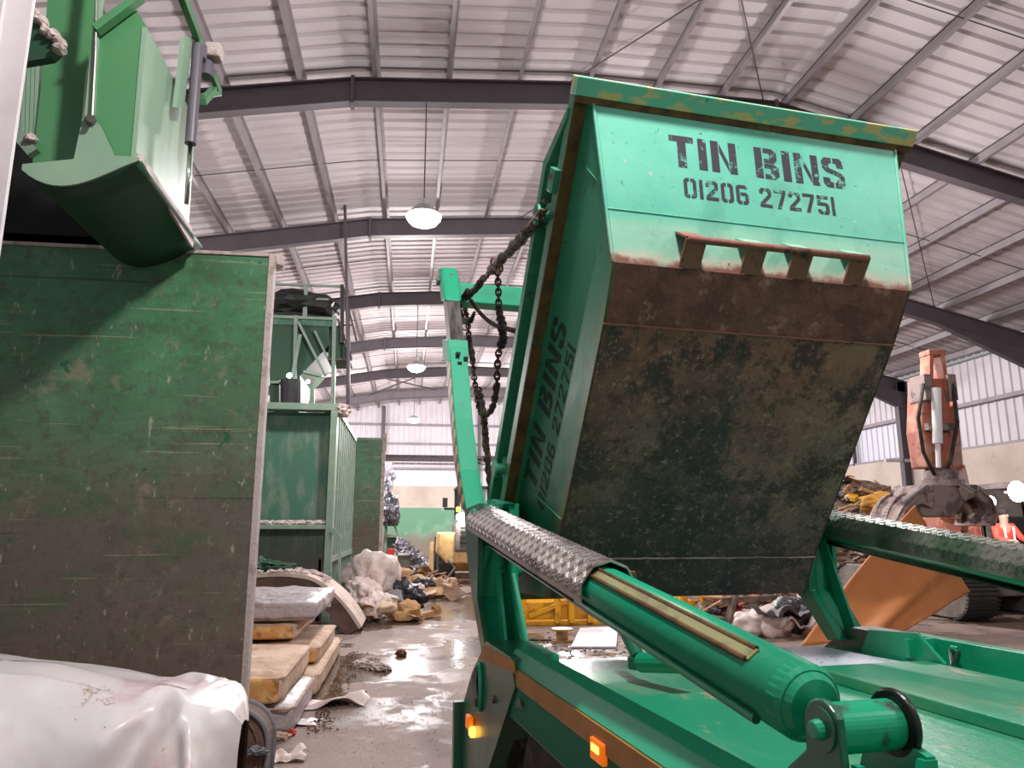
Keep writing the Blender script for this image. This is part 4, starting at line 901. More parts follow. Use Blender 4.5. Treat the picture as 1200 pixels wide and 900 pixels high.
# front cab (out of the picture, beyond the right edge)
# lifting arms
LA, LB = .94, 1.07
FE = [lat(px, py, LA) for px, py in [(518, 316), (522, 352), (527, 406), (533, 490), (539, 550), (547, 600)]]      # front edge of the upper arm
RE = [lat(px, py, .93) for px, py in [(545, 597), (548, 650), (554, 700), (566, 768)]]
LE = [lat(px, py, .93) for px, py in [(562, 590), (561, 650), (560, 700), (571, 768)]]
HEAD = FE[0]
def arm(f, sg):
    near = sg == 1
    def seg(pts, dep, l0, l1, name, m, par=tr, bev=.006, front=0):
        P = [(f(l0), s+front, z) for s, z in pts] + [(f(l0), s+d, z+d*.25) for (s, z), d in zip(reversed(pts), [dep]*len(pts))]
        return TB().prism(P, (f(l1)-f(l0), 0, 0)).build(name, m, par, bevel=bev)
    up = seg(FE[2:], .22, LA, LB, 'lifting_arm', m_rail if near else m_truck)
    seg(FE[1:3], .18, LA+.012, LB-.012, 'inner_boom', m_bareal)
    c = FE[1]; e = FE[0]; e2 = (e[0]+.02, e[1]+.03)
    seg([e2, (c[0]-.0, c[1]+.0)], .2, LA-.006, LB+.006, 'arm_head', m_rail, bev=.02)
    hp = (e[0]+.09, e[1]-.07)
    TB().cyl((f(LA-.03), *hp), (f(LB+.03), *hp), .035, n=14).build('head_pin', m_truckd, tr)
    TB().cyl((f(1.01), e[0]-.03, e[1]-.06), (f(1.01), e[0]+.02, e[1]-.06), .022, n=12).build('head_bolt', m_rust, tr)
    vs = FE[3:]
    TB().prism([(f(LA-.004), s+.03, z) for s, z in FE[2:]] + [(f(LA-.004), s+.17, z+.03) for s, z in reversed(FE[2:])], (f(LA)-f(LA-.004), 0, 0)).build('hazard_strip', m_haz, up)
    if near:
        for px, py in ((541, 411), (546, 410), (542, 421)):
            q = LP(px, py, 1.0); q = V((LA+.03+(px-539)*.012, FE[2][0]-.02, q.z)); TB().box((q.x-.016, q.y-.05, q.z-.012), (q.x+.016, q.y+.02, q.z+.012)).build('slot', m_black, up)
    # collar where the inner boom enters
    seg([(FE[2][0]+.03, FE[2][1]+.06), (FE[2][0]-.02, FE[2][1]-.12)], .25, LA-.012, LB+.012, 'boom_collar', m_rail if near else m_truck, bev=.004, front=-.012)
    # lower leg: box; the near outer cheek's shade is put into a darker paint
    cheek = [(s, z) for s, z in RE] + [(s, z) for s, z in reversed(LE)]
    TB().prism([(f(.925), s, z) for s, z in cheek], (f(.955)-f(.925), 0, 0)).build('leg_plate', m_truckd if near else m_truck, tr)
    TB().prism([(f(1.11), s, z) for s, z in cheek], (f(1.14)-f(1.11), 0, 0)).build('leg_plate', m_truck, tr)
    TB().prism([(f(.955), s+.05, z) for s, z in LE] + [(f(.955), s+.08, z) for s, z in reversed(LE)], (f(1.11)-f(.955), 0, 0)).build('leg_web', m_truck, tr)
    TB().prism([(f(1.10), s-.03, z) for s, z in LE] + [(f(1.10), s+.03, z) for s, z in reversed(LE)], (f(1.16)-f(1.10), 0, 0)).build('leg_flange', m_rail if near else m_truck, tr, bevel=.004)
    (s0, z0), (s1, z1), (s2, z2), (s3, z3) = LE
    TB().prism([(f(1.02), s3+.06, z3), (f(1.02), s3-.05, z3), (f(1.02), s1+.0, (z1+z0)/2), (f(1.02), s1+.06, (z1+z0)/2)], (f(1.035)-f(1.02), 0, 0)).build('leg_rib', m_rail, tr)
    TB().prism([(f(.955), s1+.04, z1+.03), (f(1.02), s1+.03, z1+.12), (f(1.11), s1+.03, z1+.03), (f(1.11), s1+.04, z1-.02), (f(1.02), s1+.03, z1+.06), (f(.955), s1+.03, z1-.10)], (0, -.012, 0)).build('leg_gusset', m_rail, tr)
    for px, py in ((557, 602), (559, 617)):
        q = LP(px, py, .925); TB().cyl((f(.905), q.y, q.z), (f(.93), q.y, q.z), .016 if py > 610 else .03, n=10).build('leg_bolt', m_truck, tr)
# hazard stripes: yellow/black paint bands by position
hz = bpy.data.materials.new('hazard_stripes'); hz.use_nodes = True; nt = hz.node_tree; bb = nt.nodes['Principled BSDF']; bb.inputs['Roughness'].default_value = .5
tc = nt.nodes.new('ShaderNodeTexCoord'); wv = nt.nodes.new('ShaderNodeTexWave'); wv.inputs['Scale'].default_value = 3.2; wv.bands_direction = 'DIAGONAL'; wv.inputs['Distortion'].default_value = .4
rp = nt.nodes.new('ShaderNodeValToRGB'); rp.color_ramp.elements[0].position = .47; rp.color_ramp.elements[1].position = .53; rp.color_ramp.elements[0].color = (*lin(40, 36, 32), 1); rp.color_ramp.elements[1].color = (*lin(190, 150, 50), 1)
nt.links.new(tc.outputs['Object'], wv.inputs[0]); nt.links.new(wv.outputs['Fac'], rp.inputs[0]); nt.links.new(rp.outputs[0], bb.inputs['Base Color'])
m_haz = hz
both(arm)
# crossbar between the arm heads
sH = FE[0][0]+.10; zH = LP(545, 322, 1.10).z
TB().box((LB-.02, sH-.09, zH-.17), (mir(LB-.02), sH+.09, zH+.0)).build('cross_beam', m_rail, tr, bevel=.01)
# short brace post by the near arm
a, b = LP(594, 655, 1.12), LP(613, 757, 1.12)
TB().bar(a, b, .05, .09, up=(0, 1, 0)).build('brace_post', m_rail, tr, bevel=.006)
TB().cyl((1.06, a.y-.02, a.z-.07), (1.2, a.y-.02, a.z-.07), .03).build('brace_pin', m_truck, tr)
TB().prism([LP(px, py, 1.14) for px, py in [(604, 747), (630, 757), (633, 766), (606, 765)]], (.03, 0, 0)).build('gusset', m_truckd, tr)
TB().box((1.06, 3.5, .95), (1.16, 3.95, 1.07)).build('arm_foot', m_truck, tr, bevel=.01)
# far arm foot plate
g = [(3.04, *lat(px, py, 3.04)) for px, py in [(1018, 738), (1074, 742), (1106, 778), (1062, 779), (1008, 766)]]
TB().prism(g, (.02, 0, 0)).build('arm_foot_plate', m_truck, tr)
# second small hydraulic by the near deck corner
a, b = LP(727, 728, 1.5), LP(748, 770, 1.5)
TB().cyl(a, b, .032, n=12).cyl(b, b+V((0, 0, -.05)), .05).build('stabiliser_link', m_truckd, tr)
TB().cyl(LP(752, 776, 1.5), LP(790, 778, 1.5)+V((.1, 0, 0)), .045, n=14).build('locking_ram', m_truck, tr)

# cylinders
m_greasy = mat('greasy_paint', PAINT, .3, 0, [dict(c=lin(54, 34, 34), s=5, lo=.5, hi=.58, amt=.9, r=.5)])
def cylr(f, sg):
    near = sg == 1
    lk = .995; K = LP(567, 612, lk); Pv = LP(995, 852, 1.05)
    K.x = f(K.x); Pv.x = f(1.05); d = (Pv-K).normalized(); L = (Pv-K).length
    k0 = K; cov = LP(705, 680, 1.0); Lc = (cov-LP(567, 612, lk)).length
    if not near: Lc = L*.82
    # ram body
    body = TB().cyl(K+d*(.1), Pv-d*.13, .083, n=32).cyl(Pv-d*.16, Pv-d*.115, .075, n=24).build('lift_cylinder', m_truck, tr, smooth=False)
    for p in body.data.polygons: p.use_smooth = len(p.vertices) == 4
    up = V((0, 0, 1)); x = d.cross(up).normalized(); up2 = x.cross(d)
    # pipe strip along the top
    tn = (up2*.80+x*sg*.60).normalized(); ts = d.cross(tn)
    for o in (-.018, .018):
        TB().tube([K+d*(Lc-.1)+tn*.085+ts*o, Pv-d*.26+tn*.085+ts*o], .007, 8).build('oil_pipe', m_brown if near else m_truck, body)
    TB().box((0, 0, 0), (0, 0, 0)) if False else None
    TB().bar(K+d*(Lc-.1)+tn*.082, Pv-d*.25+tn*.082, .034, .010, up=tn).build('pipe_tray', m_tray if near else m_truck, body)
    # lower rail under the body
    for xo in (-.075, -.045): TB().tube([K+d*(Lc-.12)-up2*.055+x*xo*sg*-1, Pv-d*.2-up2*.055+x*xo*sg*-1], .012, 8).build('lower_pipe', m_truckd, body)
    # chequer plate cover: faceted half shell
    R0 = .112; ang = [-100, -62, -25, 12, 50, 88, 126, 165, 200]
    vs = []; n = 2
    def P(t, a): a = R(a); return K+d*t+(x*(-math.cos(a))+up2*math.sin(a))*R0
    mb = TB(); vs = [P(t, a) for t in (0.0, Lc) for a in ang] + [K+d*t+(x*(-math.cos(R(a)))+up2*math.sin(R(a)))*(R0-.006) for t in (0.0, Lc) for a in ang]
    k = len(ang); fs = []
    for i in range(k-1):
        fs += [(i, i+1, k+i+1, k+i), (2*k+i, 3*k+i, 3*k+i+1, 2*k+i+1), (i, 2*k+i, 2*k+i+1, i+1), (k+i, k+i+1, 3*k+i+1, 3*k+i)]
    fs += [(0, k, 3*k, 2*k), (k-1, 3*k-1, 4*k-1, 2*k-1)]
    mb.add(vs, fs); cv = mb.build('chequer_cover', m_chq if near else m_chqg, tr)
    # raised chequer bars
    mb = TB()
    if True:
        pitch = .042; i = 0; t = .02
        arc = lambda a: a
        while t < Lc-.02:
            for j, a in enumerate(range(-88, 200, 18)):
                for dd in (-.005, .005):
                    sgn = 1 if (i+j) % 2 else -1
                    c = P(t, a); tx = (P(t, a+4)-P(t, a-4)).normalized(); nrm = (c-(K+d*t)).normalized()
                    dirv = (d*.8+tx*sgn*.8).normalized(); off = (d*.8-tx*sgn*.8).normalized()*dd
                    # snap to the facet the bar lies on
                    fi = max(i_ for i_ in range(k) if ang[i_] <= a) if a >= ang[0] else 0; fi = min(fi, k-2)
                    am = (ang[fi]+ang[fi+1])/2; fn = (P(0, am)-K).normalized(); base = P(t, ang[fi])
                    c = c - fn*((c-base).dot(fn)) + fn*.001
                    fx = (P(t, ang[fi+1])-P(t, ang[fi])).normalized(); dirv = (d*.8+fx*sgn*.8).normalized(); off = (d*.8-fx*sgn*.8).normalized()*dd
                    mb.bar(c+off-dirv*.015, c+off+dirv*.015, .0045, .0035, up=fn)
            t += pitch; i += 1
    mb.build('chequer_pattern', m_chq if near else m_chqg, cv)
    # end band and bolts
    TB().bar(P(Lc-.03, 20), P(Lc-.03, 24)+up2*.02, .02, .02).build('cover_bolt', m_brown, cv)
    # eye, pin, bracket plates
    li = .025
    TB().cyl((Pv.x-.05*sg, Pv.y, Pv.z-.0), (Pv.x+.10*sg, Pv.y, Pv.z-.0), .048, n=40).build('pivot_sleeve', m_greasy, tr, bevel=.004, smooth=False)
    def plate(l, w, rr, h, m):
        pts = [(l, Pv.y+math.cos(t)*rr, Pv.z+math.sin(t)*rr) for t in [R(a) for a in range(-10, 151, 16)]]
        pts += [(l, Pv.y+(-.42 if False else -.10), h)] if False else []
        pts = [(l, Pv.y+rr+.0, Pv.z-.05)] + pts
        pts += [(l, Pv.y-rr*.95, Pv.z-.06), (l, Pv.y-.16, h), (l, Pv.y+.42, h)]
        return TB().prism(pts, (w, 0, 0)).build('pivot_bracket', m, tr, bevel=.004)
    plate(Pv.x-.045*sg, -.018*sg, .056, .93, m_truckd if near else m_truck)
    TB().cyl((Pv.x-.067*sg, Pv.y, Pv.z), (Pv.x-.085*sg, Pv.y, Pv.z), .021, .017, n=14).build('pin_head', m_truck, tr, bevel=.003)
    TB().cyl((Pv.x-.063*sg, Pv.y, Pv.z), (Pv.x-.068*sg, Pv.y, Pv.z), .042, n=30).build('bracket_washer', m_truckd, tr)
    TB().cyl((Pv.x+.10*sg, Pv.y, Pv.z), (Pv.x+.116*sg, Pv.y, Pv.z), .068, n=40).build('pivot_disc', m_black, tr, bevel=.006)
    TB().cyl((Pv.x+.118*sg, Pv.y, Pv.z), (Pv.x+.122*sg, Pv.y, Pv.z), .05, n=30).build('disc_boss', m_truck, tr)
    TB().prism([(Pv.x-.045*sg, Pv.y-.075, .93), (Pv.x-.045*sg, Pv.y-.075, Pv.z-.05), (Pv.x-.03*sg, Pv.y-.075, Pv.z-.05), (Pv.x+.0*sg, Pv.y-.09, 1.03), (Pv.x+.03*sg, Pv.y-.09, 1.03), (Pv.x+.09*sg, Pv.y-.09, Pv.z-.045), (Pv.x+.12*sg, Pv.y-.09, Pv.z-.045), (Pv.x+.12*sg, Pv.y-.09, .93)], (0, .02, 0)).build('front_bracket', m_truck, tr)
    TB().prism([(Pv.x+.10*sg, Pv.y-.085, .93), (Pv.x+.10*sg, Pv.y-.085, Pv.z-.04), (Pv.x+.10*sg, Pv.y+.06, Pv.z), (Pv.x+.10*sg, Pv.y+.2, .93)], (.02*sg, 0, 0)).build('pivot_bracket', m_truck, tr)
    TB().lathe(Pv-d*.13, d, [(.083, -.03), (.083, .0), (.06, .03), (.02, .04)], 28).build('cylinder_cap', m_truck, body)
both(cylr)
# small plate over the near cover where it meets the arm
TB().prism([LP(px, py, 1.06) for px, py in [(568, 588), (576, 585), (590, 590), (588, 596)]], (.07, 0, 0)).build('cover_tab', m_truck, tr)
# D ring on the far rail
q = V((mir(1.06)-.02, 2.35, 1.02)); q = V(MT.inverted() @ atpl(1120, 768, nL*(mir(1.075)), nL))
TB().tube([(q.x, q.y+.03, q.z+.03), (q.x-.02, q.y-.035, q.z+.025), (q.x-.03, q.y, q.z-.05)], .009, 8, closed=True).build('lashing_ring', m_bareal, tr)
TB().cyl((q.x, q.y-.02, q.z+.03), (q.x, q.y+.02, q.z+.03), .015).build('ring_lug', m_truck, tr)
TB().box((3.0, 3.35, 1.0), (3.16, 3.38, 1.09)).build('rail_end', m_truck, tr)

# =================================================================== SKIP
SK = Matrix.Translation((1.676, 3.252, 3.681)) @ Matrix.Rotation(.122, 4, 'Z') @ Matrix.Rotation(-.936, 4, 'X') @ Matrix.Rotation(.005, 4, 'Y')
sk = root('waste_skip', 'big green tipped skip lettered with a phone number, rusty underside facing us', 'skip', M=SK)
def SB(): return MB(SK)
hw = lambda z: .80+.06*(z+.6)/.6
prof = [(0, 0), (.646, -.556), (.93, -.59), (2.26, -.62), (2.5, -.656), (3.0, 0)]
# end panels and bottom: thin plates spanning the width
def plate(a, b, name, m, th=.012, sub=1):
    (y0, z0), (y1, z1) = a, b; d = V((0, y1-y0, z1-z0)).normalized(); n = V((0, -d.z, d.y))
    w0, w1 = hw(z0), hw(z1)
    vs = [V((-w0, y0, z0)), V((w0, y0, z0)), V((w1, y1, z1)), V((-w1, y1, z1))]
    return SB().add(vs+[v+n*th for v in vs], [(0, 1, 2, 3), (7, 6, 5, 4), (0, 4, 5, 1), (1, 5, 6, 2), (2, 6, 7, 3), (3, 7, 4, 0)]).build(name, m, sk)
E1 = (.646, -.556)
plate((0, 0), (.600, -.5164), 'end_panel', m_skend)
plate((.600, -.5164), E1, 'end_panel_foot', m_skend)
plate(E1, (.93, -.59), 'bottom_knuckle', m_skrus); plate((.93, -.59), (2.26, -.62), 'bottom_plate', m_skbot); plate((2.26, -.62), (2.5, -.656), 'bottom_tail', m_skbot); plate((2.5, -.656), (3.0, 0), 'rear_end_panel', m_olive)
def weld(y, z, r, m):
    mb = SB(); w = hw(z); mb.tube([(x, y+.004*N3((x*20, y, 0)), z-.002+.003*N3((x*30, y, 2))) for x in [-w+2*w*i/80 for i in range(81)]], r, 6); mb.build('weld_seam', m, sk)
weld(.93, -.592, .006, m_rust); weld(2.262, -.622, .006, m_grab)
# sides
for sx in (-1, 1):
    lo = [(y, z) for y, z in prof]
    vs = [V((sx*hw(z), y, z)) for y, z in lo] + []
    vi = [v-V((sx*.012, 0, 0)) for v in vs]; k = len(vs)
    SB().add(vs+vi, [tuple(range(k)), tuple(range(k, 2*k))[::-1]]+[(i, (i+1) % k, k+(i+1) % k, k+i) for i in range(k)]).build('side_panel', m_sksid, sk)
    # vertical-ish weld on the side
    SB().tube([(sx*(hw(0)+.002), .30, -.0), (sx*(hw(-.33)+.003), .36, -.28)], .005, 6).build('side_weld', m_skrail, sk)
    SB().tube([(sx*(hw(z)+.002), 2.1+.25*(z+.3), z) for z in (-.1, -.3, -.6)], .005, 6).build('side_weld', m_sksid, sk)
    # corner weld along the end panel edge
    SB().tube([(sx*hw(0), 0, 0), (sx*hw(-.556), .646, -.556)], .008, 6).build('corner_weld', m_skend, sk)
    # ledge rail with rusted underside
    a, b = sorted((sx*.882, sx*.945))
    SB().box((a, .0, -.003), (b, 3.0, .012)).build('ledge_underside', m_brown, sk)
    SB().box((min(a, b) if sx < 0 else sx*.85, .0, .012), (sx*-.85*-1 if sx < 0 else b, 3.0, .10)).build('ledge_rail', m_skrail, sk, bevel=.004)
    # raised side above
    a, b = sorted((sx*.878, sx*.895))
    SB().prism([(a, .12, .1), (a, .40, .33), (a, 2.62, .33), (a, 2.9, .1)], (b-a, 0, 0)).build('raised_side', m_sksid, sk)
    a, b = sorted((sx*.885, sx*.955))
    SB().prism([(a, .06, .07), (a, .37, .355), (a, 2.65, .355), (a, 2.97, .07), (a, 2.91, .06), (a, 2.63, .285), (a, .39, .285), (a, .12, .06)], (b-a, 0, 0)).build('top_rail', m_skrail, sk, bevel=.004)
    for y in (.62, 2.2):
        p = V((sx*.95, y, .17))
        SB().cyl(p-V((sx*.06, 0, 0)), p+V((sx*.04, 0, 0)), .035, n=16).cyl(p+V((sx*.035, 0, 0)), p+V((sx*.05, 0, 0)), .055, n=16).prism([(sx*.9, y-.09, .09), (sx*.9, y+.09, .09), (sx*.9, y+.05, .24), (sx*.9, y-.05, .24)], (sx*.03, 0, 0)).build('lifting_lug', m_skrail, sk)
    SB().box((min(sx*.94, sx*.975), .36, .03), (max(sx*.94, sx*.975), .48, .13)).build('side_bracket', m_skrail, sk, bevel=.004)
    SB().box((min(sx*.975, sx*.955), .385, .05), (max(sx*.95, sx*.981), .42, .12)).build('bracket_rust', m_rust, sk)
# end rims
for y0, y1 in ((-.085, .0), (3.0, 3.06)):
    SB().box((-.955, y0, -.035), (.955, y1, .075)).build('end_rim', m_skrim if y0 < 1 else m_olive, sk, bevel=.005)
SB().box((-.95, .0, -.030), (.95, .032, -.02)).build('rim_underside', m_brown, sk)
# end-panel frame: u across x, v down the panel
ed = V((0, .646, -.556)).normalized(); en = V((0, -ed.z, ed.y)); en = -V((0, .556, .646)).normalized() if False else V((0, -.556, -.646)).normalized()*1
# outward normal of the end panel points away from the hold
if en.dot(V((0, -1, -.3))) < 0: en = -en
def EP(x, v, h=0): return V((x, 0, 0)) + ed*v + en*h
SB().tube([EP(-.825+.017*i*1.0, .585+.0, .001) for i in range(98)], .0035, 5).build('panel_seam', m_skend, sk)
# tipping bar: four folded straps and a round bar
for i, x in enumerate((-.43, -.115, .135, .45)):
    w = .052
    rust = True
    pts = [EP(x, .675, 0), EP(x, .745, .095), EP(x, .848, .004)]
    def strap(a, b, th, m, name, wid, sh=0):
        a, b = V(a), V(b); d = (b-a).normalized(); nn = d.cross(V((1, 0, 0))).normalized()*th
        P = [a+V((-wid, 0, 0)), a+V((wid, 0, 0)), b+V((wid+sh, 0, 0)), b+V((-wid+sh, 0, 0))]
        return SB().add(P+[p+nn for p in P], [(0, 1, 2, 3), (7, 6, 5, 4), (0, 4, 5, 1), (1, 5, 6, 2), (2, 6, 7, 3), (3, 7, 4, 0)]).build(name, m, sk)
    hk = strap(pts[0], pts[1], .01, m_rust if i in (0,) else m_skend, 'strap_top', w)
    strap(pts[1], pts[2], .01, m_rust, 'strap_front', w)
SB().cyl(EP(-.47, .750, .098), EP(.49, .750, .098), .0175, n=14).build('tipping_bar', m_rust, sk, smooth=True)

# stencil lettering
G = {   # strokes on a 4 wide x 6 high cell, each a polygon; gaps make the stencil bridges
 'T': [[(0, 6), (4, 6), (4, 4.9), (0, 4.9)], [(1.3, 4.9), (2.7, 4.9), (2.7, 0), (1.3, 0)]],
 'I': [[(0, 6), (1.4, 6), (1.4, 0), (0, 0)]],
 'N': [[(0, 6), (1.3, 6), (1.3, 0), (0, 0)], [(1.45, 5.6), (2.9, 1.9), (2.9, .3), (1.45, 3.9)], [(3.05, 6), (4.3, 6), (4.3, 0), (3.05, 0)]],
 'B': [[(0, 6), (1.3, 6), (1.3, 0), (0, 0)], [(1.6, 6), (3.1, 6), (3.9, 5.3), (3.9, 3.9), (3.3, 3.15), (1.6, 3.15), (1.6, 3.9), (2.6, 3.9), (2.6, 5.1), (1.6, 5.1)], [(1.6, 2.95), (3.3, 2.95), (4.1, 2.2), (4.1, .7), (3.3, 0), (1.6, 0), (1.6, .9), (2.7, .9), (2.7, 2.1), (1.6, 2.1)]],
 'S': [[(2.15, 6), (3.4, 6), (4, 5.2), (4, 4.1), (2.8, 4.1), (2.7, 4.9), (2.15, 5)], [(1.85, 6), (.6, 6), (0, 5.2), (0, 3.9), (.7, 3.1), (3.0, 2.3), (2.4, 1.1), (2.15, 1.0), (2.15, 0), (3.4, 0), (4, .8), (4, 2.3), (3.4, 3.1), (1.2, 3.9), (1.3, 4.8), (1.85, 5)], [(1.85, 0), (.6, 0), (0, .8), (0, 1.9), (1.2, 1.9), (1.3, 1.1), (1.85, 1)]],
 '0': [[(1.6, 6), (.7, 6), (0, 5.3), (0, .7), (.7, 0), (1.6, 0), (1.6, .9), (1, 1.1), (1, 4.9), (1.6, 5.1)], [(2.0, 6), (2.9, 6), (3.6, 5.3), (3.6, .7), (2.9, 0), (2.0, 0), (2.0, .9), (2.6, 1.1), (2.6, 4.9), (2.0, 5.1)]],
 '1': [[(0, 6), (1.0, 6), (1.0, 0), (0, 0)]],
 '2': [[(1.6, 6), (.7, 6), (0, 5.3), (0, 4.2), (1, 4.2), (1.1, 5.0), (1.6, 5.1)], [(1.9, 6), (2.9, 6), (3.6, 5.3), (3.6, 3.7), (1.5, 1.3), (.1, 1.3), (2.6, 4.0), (2.5, 5.0), (1.9, 5.1)], [(0, 1.05), (3.6, 1.05), (3.6, 0), (0, 0)]],
 '5': [[(0, 6), (3.5, 6), (3.5, 5), (1, 5), (1, 4), (0, 4)], [(0, 3.8), (1, 3.8), (2.9, 3.8), (3.6, 3.1), (3.6, .7), (2.9, 0), (1.9, 0), (1.9, .95), (2.5, 1.1), (2.5, 2.8), (0, 2.8)], [(1.6, 0), (.7, 0), (0, .7), (0, 1.5), (1, 1.5), (1.1, 1), (1.6, .95)]],
 '6': [[(3.5, 5.1), (2.9, 6), (.7, 6), (0, 5.3), (0, .7), (.7, 0), (1.6, 0), (1.6, .95), (1, 1.1), (1, 4.9), (2.4, 5.05), (2.5, 4.7)], [(1.2, 3.7), (2.9, 3.7), (3.6, 3.0), (3.6, .7), (2.9, 0), (1.9, 0), (1.9, .95), (2.6, 1.1), (2.6, 2.7), (1.2, 2.8)]],
 '7': [[(0, 6), (3.6, 6), (3.6, 5), (0, 5)], [(2.4, 4.8), (3.5, 4.8), (1.8, 0), (.7, 0)]],
}
WD = {'T': 4, 'I': 1.4, 'N': 4.3, 'B': 4.1, 'S': 4, '1': 1.0, ' ': 1.7}
def lettering(text, place, h, total, m, gap, name):
    ws = [WD.get(c, 3.6) for c in text]; raw = sum(ws)+gap*(len(text)-1); sx = total/raw; x = 0
    sp = None; mb = SB()
    for c, w in zip(text, ws):
        for poly in G.get(c, []):
            P = [place((x+px_)*sx, py_/6*h, .0015) for px_, py_ in poly]; Q = [place((x+px_)*sx, py_/6*h, -.002) for px_, py_ in poly]
            k = len(P); mb.add(P+Q, [tuple(range(k))]+[(i, (i+1) % k, k+(i+1) % k, k+i) for i in range(k)])
        x += w+gap
    o = mb.build(name, m, sk)
    md = o.modifiers.new('t', 'TRIANGULATE')
    return o
lettering('TIN BINS', lambda a, b, c: EP(-.475+a, .317-b-.0+a*.0, c), .172, .985, m_stencil, .75, 'lettering')
lettering('01206 272751', lambda a, b, c: EP(-.415+a, .478-b, c), .105, .84, m_stencil, .85, 'lettering')
sd = lambda y, z, c: V((-(hw(z)+c), y, z))
lettering('TIN BINS', lambda a, b, c: sd(2.12-a, -.215+b, c), .185, 1.02, m_stencil2, .75, 'side_lettering')
lettering('01206 272751', lambda a, b, c: sd(2.14-a, -.365+b, c), .10, .98, m_stencil2, .85, 'side_lettering')

# =================================================================== CHAINS
LCH = 1.15
def cpts(P): return [MT @ LP(px, py, LCH+o) for px, py, o in P]
def resample(P, step):
    out = [P[0]]; need = step
    for a, b in zip(P, P[1:]):
        L = (b-a).length; t = need
        while t <= L: out.append(a.lerp(b, t/L)); t += step
        need = t-L
    return out
def smoothp(P, n=8):
    return [interp(P, i/(n*len(P))) for i in range(n*len(P)+1)]
def chain(label, P, parts, link=.045, r=.0065):
    W = smoothp(cpts(P)); base = W[-1]
    rt = root('lifting_chain', label, 'chain', base, group=None)
    Q = resample(W, link*.78); mb = MB()
    for i, (a, b) in enumerate(zip(Q, Q[1:])):
        d = (b-a).normalized(); u = V((1, 0, 0)) if i % 2 else V((0, 1, 0)); x = d.cross(u).normalized(); c = (a+b)/2
        mb.tube([c+d*math.sin(t)*link*.62+x*math.cos(t)*link*.36 for t in [k*math.pi/5 for k in range(10)]], r, 5, closed=True)
    mb.build('links', m_chain, rt)
    for t0, t1, rad, m, nm in parts:
        n = 26; pts = [interp(W, t0+(t1-t0)*i/n) for i in range(n+1)]
        pts = [p+V((N3(p, 9)*.012, 0, N3(p+V((5, 0, 0)), 9)*.01)) for p in pts]
        MB().tube(pts, [rad*(1+.22*math.sin(i*2.1)+.25*N3((i*.9, rad*50, 2))) for i in range(n+1)], 10).build(nm, m, rt)
    return rt
lug = [(637, 247, -.08), (610, 281, -.04), (580, 312, 0), (562, 333, 0), (546, 350, -.02)]
c1 = chain('heavy sleeved chain from the skip lug down to the arm hook', lug, [(.05, .56, .030, m_sleeve, 'sleeve'), (.66, .9, .024, m_sleeveb, 'black_sleeve')], .06, .009)
MB().tube([MT @ LP(px, py, LCH-.02) for px, py in [(640, 236), (632, 236), (628, 246), (632, 256), (640, 254)]], .014, 8).build('end_hook', m_rust, c1)
c2 = chain('looped chain hanging from the sleeved chain beside the lifting arm', [(583, 316, 0), (584, 340, 0), (585, 365, 0), (590, 395, 0), (584, 415, 0), (582, 450, 0), (578, 475, 0), (570, 486, 0), (562, 479, 0), (557, 452, 0), (554, 425, 0), (550, 400, 0), (548, 375, 0), (544, 360, 0)],
      [(.14, .27, .026, m_sleeveb, 'black_sleeve'), (.38, .60, .019, m_sleeve, 'sleeve'), (.78, .86, .022, m_sleeveb, 'black_sleeve')], .05, .0075)
c3 = chain('thin chain running from the arm hook to the skip', [(549, 348, 0), (562, 366, .03), (578, 380, .0), (604, 388, .0)], [(.1, .35, .012, m_chain, 'sleeve')], .04, .006)
c4 = chain('sleeved chain hanging straight down behind the lifting arm', [(561, 455, .0), (566, 478, .0), (569, 510, .0), (572, 550, .0), (576, 582, .0)], [(.18, .98, .022, m_sleeve, 'sleeve')], .05, .0075)
hk = root('chain_hook', 'big dark hook joining the chains beside the arm head', 'hook', MT @ LP(545, 360, LCH))
MB().tube([MT @ LP(px, py, LCH-.03) for px, py in [(548, 340), (541, 352), (538, 365), (543, 377), (552, 376), (556, 366)]], [.018, .024, .028, .026, .02, .012], 10).build('hook_body', m_sleeveb, hk, smooth=True)
MB().tube([MT @ LP(545+5*math.cos(t), 380+7*math.sin(t), LCH-.03) for t in [i*math.pi/6 for i in range(12)]], .009, 8, closed=True).build('shackle', m_rust, hk)
sh = root('chain_shackle', 'rusty shackle joining the sleeved chain and the hanging loop', 'shackle', MT @ LP(580, 312, LCH))
for k in range(3): MB().tube([MT @ LP(579+k*3+4*math.cos(t), 308+k*3+6*math.sin(t), LCH-.02) for t in [i*math.pi/5 for i in range(10)]], .008, 6, closed=True).build('ring', m_rust, sh)
# lit marker on the arm (yellow glint at px 535,596)
# =================================================================== EXCAVATOR, GRAB AND BOARD
YX = 13.0
xc = aty(1160, 690, YX).x
ex = root('excavator', 'dusty orange excavator with a grab and lit work lamps, behind the truck at right', 'excavator', (xc, YX, 0))
def X(px, py, dy=0): return aty(px, py, YX+dy)
